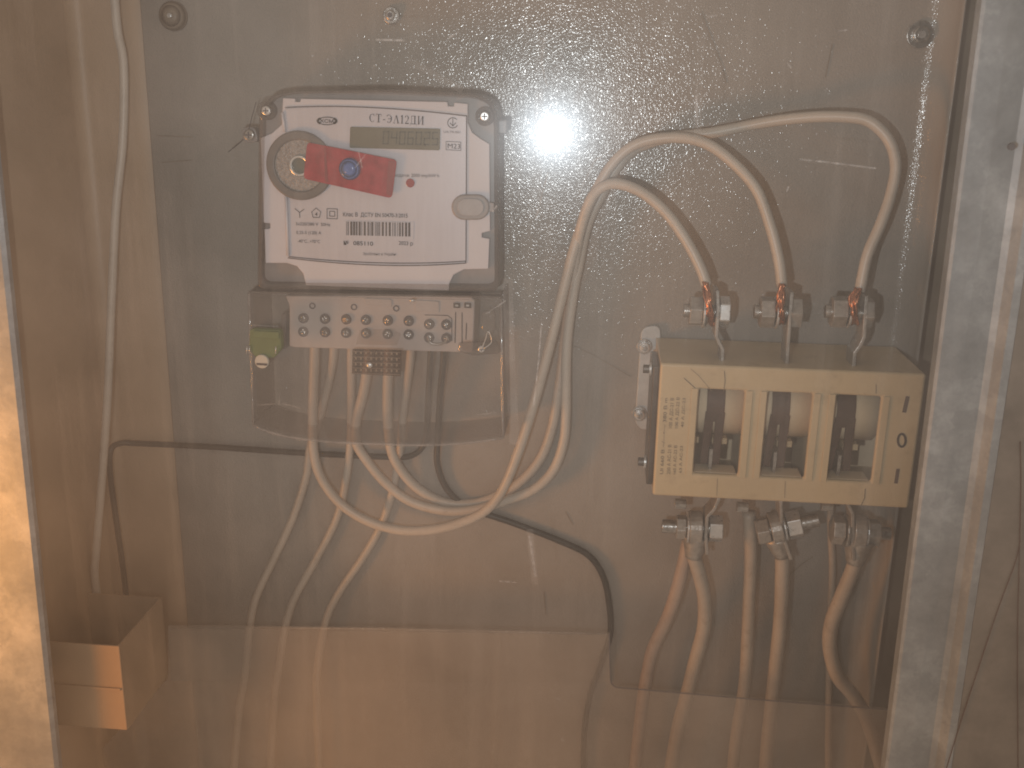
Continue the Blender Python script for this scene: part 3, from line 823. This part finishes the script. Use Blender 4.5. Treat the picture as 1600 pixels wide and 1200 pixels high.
# ================================================================ electricity meter
FM = 0.060
mp_ = at(590, 690, .02)
mt = thing('electricity_meter', "grey and white three phase electricity meter with red seal sticker", 'meter', (mp_.x, 0, mp_.z))
outer = rounded([(404, 178), (420, 150), (452, 143), (600, 140), (745, 147), (772, 160), (778, 190), (779, 456), (402, 452)], 14)
plate('housing', outer, .004, .050, 'body', mt, .003)
# clear rim round the face
bm = bmesh.new()
rim_o = px_outline(outer, .0592)
cx_ = sum(p[0] for p in rim_o) / len(rim_o); cz_ = sum(p[1] for p in rim_o) / len(rim_o)
rim_i = [(cx_ + (x - cx_) * .965, cz_ + (z - cz_) * .957) for x, z in rim_o]
n = len(rim_o)
V = [[bm.verts.new((x, -d_, z)) for x, z in ring_] for ring_, d_ in ((rim_o, .0503), (rim_o, .0592), (rim_i, .0592), (rim_i, .0503))]
for a in range(4):
    for i in range(n):
        j = (i + 1) % n
        bm.faces.new((V[a][i], V[a][j], V[(a + 1) % 4][j], V[(a + 1) % 4][i]))
obj('clear_rim', bm, 'rim', mt, bevel=.001)
# white face with its cut corners
face = [(442, 153), (461, 154), (461, 159), (469, 159), (470, 154), (699, 159), (700, 166), (709, 166), (710, 160), (731, 162),
        (731, 192), (738, 207), (750, 216), (765, 225), (766, 361), (753, 364), (753, 371), (765, 373), (763, 420), (725, 421), (709, 429), (702, 443), (701, 454),
        (478, 446), (474, 428), (464, 416), (448, 411), (415, 411), (413, 358), (422, 357), (422, 349), (412, 348), (407, 216), (425, 208), (440, 195)]
plate('faceplate', face, .0502, .0545, 'face', mt, .0005)
# silver label raised on the face
lab = bezier2((445, 170), (560, 160), (729, 182)) + bezier2((728, 408), (600, 418), (452, 401))
plate('label_plate', lab, .0545, .0552, 'label', mt, .0002)
ld = .05545
lines('label_border', [bezier2((446, 168), (560, 161), (729, 181)), [(729, 181), (728, 410)], bezier2((728, 411), (600, 422), (450, 403)), bezier2((727, 408), (600, 417), (452, 401))], ld, 1.7, 'groove', mt)
bm = bmesh.new(); a, b = at(441, 176, .056), at(445, 206, .056); add_tube(bm, [a, b], .0011, 8); obj('edge_bead', bm, 'face', mt, True)
bm = bmesh.new(); a, b = at(447, 304, .056), at(450, 400, .056); add_tube(bm, [a, b], .0012, 8); obj('edge_bead', bm, 'face', mt, True)
# clear corner posts showing darker plastic and screws
def cross_screw(px, py, d, rpx, parent, mname='zinc', nm='corner_screw'):
    p = at(px, py, d); s = pxs(d)
    o_ = disc(nm, p, rpx * s, d - .003, d, mname, parent, rpx * s * .25, seg=20)
    bm = bmesh.new(); q = rpx * s
    for dx, dz in ((q * .62, q * .13), (q * .13, q * .62)):
        add_box(bm, (p.x - dx, -d - .0002 - dx * .01, p.z - dz), (p.x + dx, -d + .0004, p.z + dz))
    obj('slot', bm, 'groove', o_)
    return o_
cross_screw(415, 173, .0605, 7.5, mt); cross_screw(757, 182, .0605, 7.5, mt)
for c, rp in (((415, 173), 15), ((757, 182), 15)):
    p = at(*c, .058); ring('screw_boss', p, 8.5 * pxs(.058), rp * pxs(.058), .0502, .0585, 'rim', mt, .0006)
# lug left with seal screw and twisted seal wires
p = at(387, 211, .045)
plate('seal_lug', rounded([(376, 200), (398, 198), (404, 222), (380, 224)], 8), .030, .042, 'body', mt, .001)
cross_screw(388, 211, .0465, 9, mt, 'metal', 'seal_screw')
lines('wire_end', [[(380, 218), (370, 227), (357, 237)], [(389, 202), (393, 185), (400, 160)]], .0462, 1.4, 'ink', mt)
bm = bmesh.new(); pp = at(780, 196, .045); add_box(bm, (pp.x - .001, -.046, pp.z - .006), (pp.x + .006, -.036, pp.z + .004)); obj('side_lug', bm, 'body', mt, bevel=.001)

# optical port ring
p = at(468, 259, .058); s = pxs(.058) * 1.12
ring('port_ring', p, 37 * s, 50 * s, .0546, .0590, 'ringdark', mt, .0012, 48)
ring('port_magnet', p, 15 * s, 37.5 * s, .0546, .0575, 'ring', mt, .0004, 48)
ring('port_collar', p, 11.5 * s, 15 * s, .0546, .0590, 'zinc', mt, .0005)
disc('port_window', p, 11.5 * s, .0546, .0562, 'hole', mt)
# red seal film across it with the blue cap
st = plate('seal_sticker', rounded([(480, 222), (620, 250), (612, 310), (474, 279)], 7), .0592, .0598, 'red', mt)
plate('dark_band', rounded([(607, 250), (618, 252), (611, 307), (603, 304)], 4), .0598, .0600, 'darkred', st)
plate('dark_band', [(506, 230), (509, 231), (513, 285), (508, 284)], .0598, .0599, 'darkred', st)
pb2 = at(545, 264.5, .0625)
bm = bmesh.new()
for r0, r1, d0, d1 in ((16, 15.5, .0598, .0610), (15.5, 12, .0610, .0622), (12, 5, .0622, .0627)):
    add_cyl(bm, Vector((pb2.x, -d0, pb2.z)), Vector((pb2.x, -d1, pb2.z)), r0 * s, r1 * s, 28)
obj('seal_cap', bm, 'blue', st, True)
# display
lc = plate('display', rounded([(547, 198), (688, 201), (687, 235), (546, 231)], 2.5), .0552, .0560, 'lcd', mt, .0003)
SEG = {'0': 'abcdef', '1': 'bc', '2': 'abged', '3': 'abgcd', '4': 'fgbc', '5': 'afgcd', '6': 'afgedc', '7': 'abc', '8': 'abcdefg', '9': 'abcdfg'}
polys = []
for k, ch in enumerate('0000406025'):
    ox, oy = 560 + k * 12.8, 205 + k * 0.24
    W_, H_ = 8, 19
    P = {'a': [(0, 0), (W_, 0)], 'b': [(W_, 0), (W_, H_ / 2)], 'c': [(W_, H_ / 2), (W_, H_)], 'd': [(0, H_), (W_, H_)], 'e': [(0, H_ / 2), (0, H_)], 'f': [(0, 0), (0, H_ / 2)], 'g': [(0, H_ / 2), (W_, H_ / 2)]}
    if k < 3: continue
    for sg in SEG[ch]:
        polys.append([(ox + x + (H_ - y) * .06, oy + y) for x, y in P[sg]])
polys.append([(664, 226), (664.6, 227.4)])
lines('display_digits', polys, .0562, 2.0, 'digit', lc)
# LED, button
p = at(641, 286, .0560); disc('led', p, 6.4 * s, .0552, .0566, 'led', mt, .0005)
def stadium(cx, cy, hw, hh, n=10):
    r_ = hh
    return arc(cx + hw - r_, cy, r_, r_, -90, 90, n) + arc(cx - hw + r_, cy, r_, r_, 90, 270, n)
plate('button_collar', stadium(735, 324, 30, 20), .0546, .0580, 'body', mt, .0012)
plate('button', stadium(735, 324, 21, 13.5), .0580, .0590, 'button', mt, .0008)
plate('collar_tail', [(760, 316), (772, 317), (772, 331), (760, 331)], .0546, .0570, 'body', mt, .0004)

# ---- print on the label
pdm = .05560
# model name in serif letters, drawn stroke by stroke
def serif_word():
    bm = bmesh.new()
    def quad(*q): bm.faces.new([bm.verts.new((x, y, 0)) for x, y in q])
    def bar(x0, y0, x1, y1): quad((x0, y0), (x1, y0), (x1, y1), (x0, y1))
    def diag(xa, ya, xb, yb, w_): quad((xa - w_ / 2, ya), (xa + w_ / 2, ya), (xb + w_ / 2, yb), (xb - w_ / 2, yb))
    def bow(cx, cy, rx, ry, a0, a1, wmax, wmin):
        n = 14; prev = None
        for k in range(n + 1):
            a = math.radians(a0 + (a1 - a0) * k / n)
            w_ = wmin + (wmax - wmin) * abs(math.cos(a))
            o_ = (cx + (rx + w_ / 2) * math.cos(a), cy + (ry + wmin / 2) * math.sin(a)); i_ = (cx + (rx - w_ / 2) * math.cos(a), cy + (ry - wmin / 2) * math.sin(a))
            if prev: quad(prev[0], o_, i_, prev[1])
            prev = (o_, i_)
    W, w_ = .11, .035
    x = 0                                                             # С
    bow(x + .32, .35, .25, .33, 45, 315, W, w_); bar(x + .50, .50, x + .53, .70); x += .68
    bar(x + .24, .03, x + .36, .70); bar(x + .02, .66, x + .58, .70); bar(x + .15, 0, x + .45, .035); bar(x + .02, .52, x + .05, .66); bar(x + .55, .52, x + .58, .66); x += .72
    bar(x + .04, .22, x + .28, .28); x += .40                         # -
    bow(x + .26, .35, .25, .33, -135, 135, W, w_); bar(x + .16, .33, x + .50, .37); bar(x + .05, .50, x + .08, .70); x += .68
    diag(x + .10, .02, x + .34, .68, .04); diag(x + .54, .03, x + .35, .68, .11); bar(x, 0, x + .22, .035); bar(x + .42, 0, x + .66, .035); x += .76   # Л
    bar(x + .14, .03, x + .25, .70); bar(x + .04, 0, x + .35, .035); quad((x + .03, .60), (x + .14, .60), (x + .14, .70), (x + .10, .66)); x += .46
    bow(x + .22, .50, .16, .18, -40, 170, .10, w_); quad((x + .34, .38), (x + .42, .42), (x + .14, .08), (x + .05, .05)); bar(x + .04, 0, x + .44, .08); x += .54
    bar(x + .16, .05, x + .20, .66); bar(x + .46, .05, x + .57, .68); bar(x + .14, .66, x + .62, .70); bar(x + .02, 0, x + .70, .045); bar(x + .02, -.14, x + .05, .02); bar(x + .67, -.14, x + .70, .02); x += .78   # Д
    bar(x + .08, .03, x + .19, .68); bar(x + .50, .03, x + .61, .68); diag(x + .19, .06, x + .50, .64, .04)
    for q in (.02, .44):
        bar(x + q, 0, x + q + .23, .035); bar(x + q, .665, x + q + .23, .70)
    return bm
lettering('printed_model', '', (577, 190.5), (662, 195), 13, pdm, 'ink', mt, bm=serif_word())
lines('printed_logo', [arc(511, 189, 14.5, 6, 20, 160, 8), arc(511, 189, 14.5, 6, 200, 340, 8)], pdm, 1.4, 'ink', mt)
lines('printed_logo', [arc(511, 189, 14.5, 5.5, 140, 220, 6), arc(511, 189, 14.5, 5.5, -40, 40, 6)], pdm, 3.6, 'ink', mt)
lettering('printed_logo', 'КСМ', (501, 191.6), (521, 192.4), 5.5, pdm, 'ink', mt, .02)
TX = [('M23', (699.5, 231.5), (719, 232.5), 7.5, .0, 'ink'), ('передача: 2000 imp/kW·h', (607, 276), (686, 277), 5.2, .004, 'ink2'),
      ('Клас В  ДСТУ EN 50470-3:2015', (536, 338), (637, 340), 6.4, .012, 'ink2'), ('3x220/380 V  50Hz', (462, 352), (516, 353.5), 5.2, .008, 'ink2'),
      ('0,25-5 (120) A', (463, 365.5), (502, 366.5), 5.2, .008, 'ink2'), ('-40°C...+70°C', (465, 379), (500, 380), 5.2, .008, 'ink2'),
      ('№', (537, 382.5), (544.5, 382.8), 6.5, .015, 'ink'), ('085110', (552, 383), (583, 384), 6.8, .012, 'ink'), ('2023 р', (623, 382.5), (645, 383.5), 6.2, .01, 'ink2'),
      ('Зроблено в Україні', (567, 398.5), (619, 399.5), 4.6, .004, 'ink2'), ('UA.TR.001', (693, 207.4), (719, 208.4), 3.4, 0, 'ink2'),
      ('4', (492, 337), (496, 337.2), 5.5, .02, 'ink')]
for body, p0, p1, h_, bo, m_ in TX:
    lettering('printed_text', body, p0, p1, h_, pdm, m_, mt, bo)
lines('printed_symbol', [[(697, 221), (720, 222), (720, 235), (697, 234), (697, 221)]], pdm, .9, 'ink2', mt)
lines('printed_symbol', [arc(707.5, 192, 8, 8, 40, 330, 14), [(707.5, 186), (707.5, 197)], [(703, 192), (707.5, 197), (712, 192)]], pdm, 1.2, 'ink2', mt)
lines('printed_symbol', [[(461, 326), (468, 332)], [(475, 327), (468, 332)], [(468, 332), (468.3, 340)]], pdm, 1.3, 'ink2', mt)
lines('printed_symbol', [[(494, 325), (501, 331), (499, 340), (489, 339.6), (487, 331), (494, 325)]], pdm, 1.1, 'ink2', mt)
lines('printed_symbol', [[(511, 326), (527, 326.5), (527, 342), (511, 341.4), (511, 326)], [(515, 330), (523, 330.3), (523, 338), (515, 337.6), (515, 330)]], pdm, 1.2, 'ink2', mt)
plate('barcode_label', [(539, 345), (647, 347), (646, 374), (539, 371)], .0552, .05562, 'label', mt)
bm = bmesh.new(); x = 541.0; rb = random.Random(3)
while x < 641:
    wd = rb.choice((1.0, 1.0, 1.6, 2.6, 3.4)); 
    y0_, y1_ = 346 + (x - 541) * .018, 367.5 + (x - 541) * .022
    bm.faces.new([bm.verts.new(at(xx, yy, .0558)) for xx, yy in ((x, y0_), (x + wd, y0_), (x + wd, y1_), (x, y1_))])
    x += wd + rb.choice((1.0, 1.2, 1.6, 2.4))
obj('barcode', bm, 'ink2', mt)

# ---- terminal block
blk = plate('terminal_block', [(446, 462), (452, 478), (452, 541), (462, 543), (739, 551), (742, 470), (735, 462)], .006, .042, 'block', mt, .001)
plate('block_step', [(440, 490), (447, 490), (447, 546), (434, 546)], .006, .040, 'ringdark', mt, .0008)
for pts in ([(568, 466), (612, 468), (612, 480), (572, 478)], [(648, 469), (686, 471), (686, 489), (648, 487)]):
    plate('block_tab', rounded(pts, 3), .042, .0432, 'block', mt, .0004)
for px, py in ((488, 478), (553, 480), (619, 482)):
    p = at(px, py, .0425); ring('seat_ring', p, 3.5 * pxs(.042), 5.5 * pxs(.042), .042, .0426, 'groove', mt, seg=18)
ring_d = .0445
proto = None
for row, y in ((0, 498), (1, 519)):
    for k, px in enumerate((473, 507, 540, 571, 605, 638, 670, 697)):
        yy = y + k * .9 + (4 if k > 5 else 0)
        p = at(px, yy, ring_d)
        if proto is None:
            s4 = pxs(ring_d)
            bm = bmesh.new(); add_cyl(bm, Vector((p.x, -.0415, p.z)), Vector((p.x, -.0436, p.z)), 9.2 * s4, 8.8 * s4, 18)
            proto = obj('terminal_screw', bm, 'groove', mt)
            bm = bmesh.new(); add_cyl(bm, Vector((p.x, -.0434, p.z)), Vector((p.x, -.0450, p.z)), 6.6 * s4, 4.6 * s4, 14); ph = obj('screw_head', bm, 'screw', proto, bevel=.0005)
            bm = bmesh.new(); add_box(bm, (p.x - 5 * s4, -.0453, p.z - .8 * s4), (p.x + 5 * s4, -.0449, p.z + .8 * s4)); add_box(bm, (p.x - .8 * s4, -.04535, p.z - 5 * s4), (p.x + .8 * s4, -.04495, p.z + 5 * s4))
            psl = obj('screw_slot', bm, 'groove', proto)
            base0 = p
        else:
            c = proto.copy(); link(c, mt); c.location = proto.location + (p - base0)
            an = random.uniform(0, 1.5)
            c.rotation_euler = (random.uniform(-.18, .18), an, random.uniform(-.18, .18))
            for ch in (ph, psl):
                e = ch.copy(); link(e, c); e.location = ch.location
# bridge between the last two screws, small contacts at the right
bm = bmesh.new(); add_tube(bm, spline([at(x, y, .0445) for x, y in ((668, 524), (672, 535), (684, 538), (696, 534), (699, 526))], 5), .0011, 8); obj('link_wire', bm, 'metal', mt, True)
lines('moulded_outline', [[(664, 492), (700, 493), (706, 498), (706, 532), (700, 534)]], .0422, 1.5, 'groove', mt)
for px in (714, 731):
    p = at(px, 477, .0425); bm = bmesh.new(); add_box(bm, (p.x - .0027, -.0435, p.z - .002), (p.x + .0027, -.0418, p.z + .002)); q_ = obj('small_contact', bm, 'darkmetal', mt)
    bm = bmesh.new(); add_box(bm, (p.x - .0012, -.0442, p.z - .0006), (p.x + .0012, -.0434, p.z + .0008)); obj('glint_pin', bm, 'zinc', q_)
for a, b in (((712, 488), (711, 535)), ((722, 489), (722, 536)), ((729, 505), (728, 530))):
    lines('moulded_outline', [[a, b]], .0422, 2.0, 'ink2', mt)
# clear label strip caught over the lower screws
plate('clear_strip', [(562, 516), (612, 514), (626, 522), (620, 540), (556, 538)], .0462, .0470, 'cover', mt)

# ---- clear terminal cover: front, sides and floor of one moulding
cv = None
bot = bezier2((396, 664), (440, 692), (600, 694), 10) + bezier2((600, 694), (700, 700), (786, 684), 10)[1:]
ol = [(388, 456), (782, 464)] + list(reversed(bot))
cv = plate('terminal_cover', ol, .0606, .0628, 'cover', mt, .0006)
o2 = px_outline(ol, .0628)
def wall(name, pts, m, depth=.008):
    bm = bmesh.new(); th = .0016
    ribbon(bm, [Vector((x, 0, z)) for x, z in pts], th, depth, .0604)
    return obj(name, bm, m, cv)
wall('cover_side', [o2[-1], o2[0]], 'rim'); wall('cover_side', [o2[1], o2[2]], 'rim')
wall('cover_floor', [(x, z + .0008) for x, z in o2[2:]], 'rim')
wall('cover_top', [(o2[0][0], o2[0][1] - .0008), (o2[1][0], o2[1][1] - .0008)], 'rim', .050)
lines('moulding_edge', [[(392, 456), (780, 464)], [(392, 461), (780, 469)]], .0632, 1.6, MT['rim'], cv)
# rounded outer edges of the moulding, their highlights put in as whitened plastic
MT['edge'] = clear("clear_edge_highlight", (0.85, 0.84, 0.84), gloss=0.16, grough=0.12, dust=0.22, dustcol=(0.62, 0.60, 0.60), smear=0.9, nscale=60)
for pts in (list(reversed(bot)), [(389, 458), (391, 520), (394, 600), (396, 664)], [(783, 466), (784, 560), (785, 640), (786, 684)]):
    bm = bmesh.new(); add_tube(bm, [at(x, y, .0622) for x, y in pts], .0011, 8); obj('cover_edge', bm, 'edge', cv, True)
# perforated sticker on the cover
pf = plate('perforated_label', [(551, 545), (627, 547), (626, 588), (550, 584)], .0630, .0634, 'perf', cv)
bm = bmesh.new()
for i in range(9):
    for j in range(4):
        if (i, j) == (3, 2): continue
        q = at(556 + i * 8, 551 + j * 9 + i * .2, .0637); add_box(bm, (q.x - .0006, q.y - .0001, q.z - .0009), (q.x + .0006, q.y + .0001, q.z + .0009))
for j in range(5):
    a, b = at(552, 549 + j * 8.6, .0636), at(625, 551 + j * 8.6, .0636); add_quad_strip(bm, [a, b], .00035)
obj('perforation', bm, 'rubber', pf)
g_ = at(577, 571, .064); bm = bmesh.new(); bmesh.ops.create_uvsphere(bm, u_segments=16, v_segments=10, radius=1.0)
for v in bm.verts: v.co = Vector((g_.x + v.co.x * .0026, -.0634 + v.co.y * .0012, g_.z + v.co.z * .0022))
obj('clear_dome', bm, 'zinc', cv, True)
# moulded gusset lines low on the left of the cover
lines('moulding_edge', [[(437, 615), (436, 632)], [(442, 631), (468, 637)], [(402, 633), (430, 631)], [(746, 648), (776, 645)]], .0632, 1.6, 'scratch', cv)
# locking latch on the right
lt = plate('latch', rounded([(716, 536), (776, 534), (783, 552), (740, 556), (716, 550)], 4), .0630, .0680, 'rim', cv, .001)
plate('latch_post', rounded([(752, 488), (772, 486), (773, 518), (762, 526), (752, 514)], 4), .0630, .0670, 'cover', cv, .001)
cross_screw(752, 546, .0695, 5.5, lt, 'zinc', 'latch_screw')
wire_bm = bmesh.new(); add_tube(wire_bm, spline([at(x, y, .070) for x, y in ((752, 546), (758, 532), (763, 518), (768, 534), (756, 545))], 5), .0005, 6); obj('seal_thread', wire_bm, 'zinc', lt, True)
bm = bmesh.new(); q = at(640, 470, .0632); add_tube(bm, [q, q + Vector((.004, 0, .0006))], .0009, 8); obj('moulding_edge', bm, 'zinc', cv, True)

# ================================================================ green seal on the cover
gp = at(412, 560, .070)
gs = thing('plastic_seal', "small green plastic seal with a pale round disc on the meter cover", 'seal', (gp.x, -.066, gp.z))
plate('seal_body', rounded([(390, 514), (438, 516), (440, 545), (428, 560), (398, 558), (389, 545)], 5), .0645, .0720, 'green', gs, .001)
plate('seal_bar', rounded([(394, 517), (436, 519), (436, 530), (394, 528)], 3), .0722, .0750, 'green', gs, .0006)
dd_ = at(409, 565, .074); disc('seal_disc', dd_, 12.3 * pxs(.074), .0715, .0745, 'disc', gs, .0006, 32)
plate('disc_print', [(400, 567), (418, 568), (417, 571.5), (401, 570.5)], .0745, .0747, 'ink2', gs)
for px in (386, 390, 431):
    bm = bmesh.new(); add_tube(bm, [at(px, 541, .0735), at(px - .5, 553, .0735)], .0005, 6); obj('seal_pin', bm, 'zinc', gs, True)
lines('seal_edge', [[(395, 508), (434, 510)]], .0640, 2.0, 'scratch', gs)

# ================================================================ clear sheets
low = [(262, 978), (600, 982), (952, 990), (953, 1040), (955, 1068), (962, 1074), (1180, 1093), (1440, 1113), (1440, 1290), (150, 1290), (150, 1180), (262, 1060)]
lo = plate('lower_sheet', low, .0640, .0665, 'lower', None, .0004)
tag(lo, "hazy clear plastic sheet with a stepped top edge across the bottom", 'plastic sheet')
lines('sheet_edge', [[(952, 990), (953, 1040), (955, 1068), (962, 1074), (1180, 1093), (1400, 1110)]], .0668, 2.2, 'groove', lo)
lines('sheet_edge', [[(445, 981), (600, 982.5)], [(640, 984), (705, 985)], [(770, 987), (915, 989.6)]], .0668, 1.8, 'scratch', lo)

dS = .187
bm = bmesh.new()
add_box(bm, (xfl - .19, -dS - .002, ZB + .01), (xr + .24, -dS, ZT - .01))
scr = obj('clear_screen', bm, 'sheet', None)
tag(scr, "large dusty scratched clear plastic sheet over everything, showing the flash glare", 'plastic screen')
scr_lines = [([(588, 62), (632, 63)], 3.0), ([(1250, 249), (1290, 253), (1368, 263)], 2.4), ([(1232, 292), (1229, 300)], 2.2), ([(1310, 48), (1323, 47)], 2.4),
             ([(855, 135), (846, 100), (850, 60)], 2.0), ([(838, 340), (848, 300), (856, 270)], 2.2), ([(760, 490), (790, 470)], 1.2),
             ([(834, 634), (842, 560), (846, 505)], 2.2), ([(560, 235), (566, 262)], 1.3),
             ([(780, 908), (806, 910)], 3.0), ([(828, 838), (836, 900)], 5.0), ([(555, 262), (572, 240)], 1.0), ([(870, 1090), (873, 1093)], 4.0), ([(878, 1155), (880, 1157)], 3.5),
             ([(1090, 205), (1088, 150)], 3), ([(770, 330), (776, 322)], 3.0), ([(1232, 100), (1236, 106)], 2.0), ([(905, 300), (930, 250), (962, 232)], 1.6), ([(700, 60), (716, 50)], 2.0), ([(1105, 26), (1120, 24)], 2.0)]
for pl, wpx in (([(793, 440), (797, 560), (804, 690)], 17), ([(1096, 60), (1092, 130), (1090, 210)], 12), ([(846, 60), (842, 150), (838, 330)], 14), ([(828, 830), (836, 910)], 12), ([(640, 95), (720, 140)], 10), ([(930, 90), (900, 160)], 12)):  # greasy smudges; the first streak paints the reflection of the terminal cover edge
    lines('smudge_reflection', [pl], dS + .0022, wpx, 'smudge_reflection', scr)
for pl, wpx in scr_lines:
    lines('scratch', [pl], dS + .0024, wpx, 'scratch', scr)

# scuffs on the mounting panel
mpo = bpy.data.objects['mounting_panel']
for pl, wpx in (([(870, 528), (930, 556), (985, 588)], 1.2), ([(884, 800), (895, 820)], 1.5), ([(246, 212), (300, 214)], 1.4), ([(252, 254), (300, 250)], 1.4), ([(1225, 905), (1255, 880), (1270, 870)], 1.6), ([(1095, 20), (1130, 110), (1134, 130)], 2.0), ([(1300, 70), (1290, 120)], 2.0), ([(850, 925), (853, 960)], 1.5), ([(1355, 470), (1345, 520)], 2.0)):
    lines('scuff', [pl], 0.0024, wpx, 'rubber', mpo)
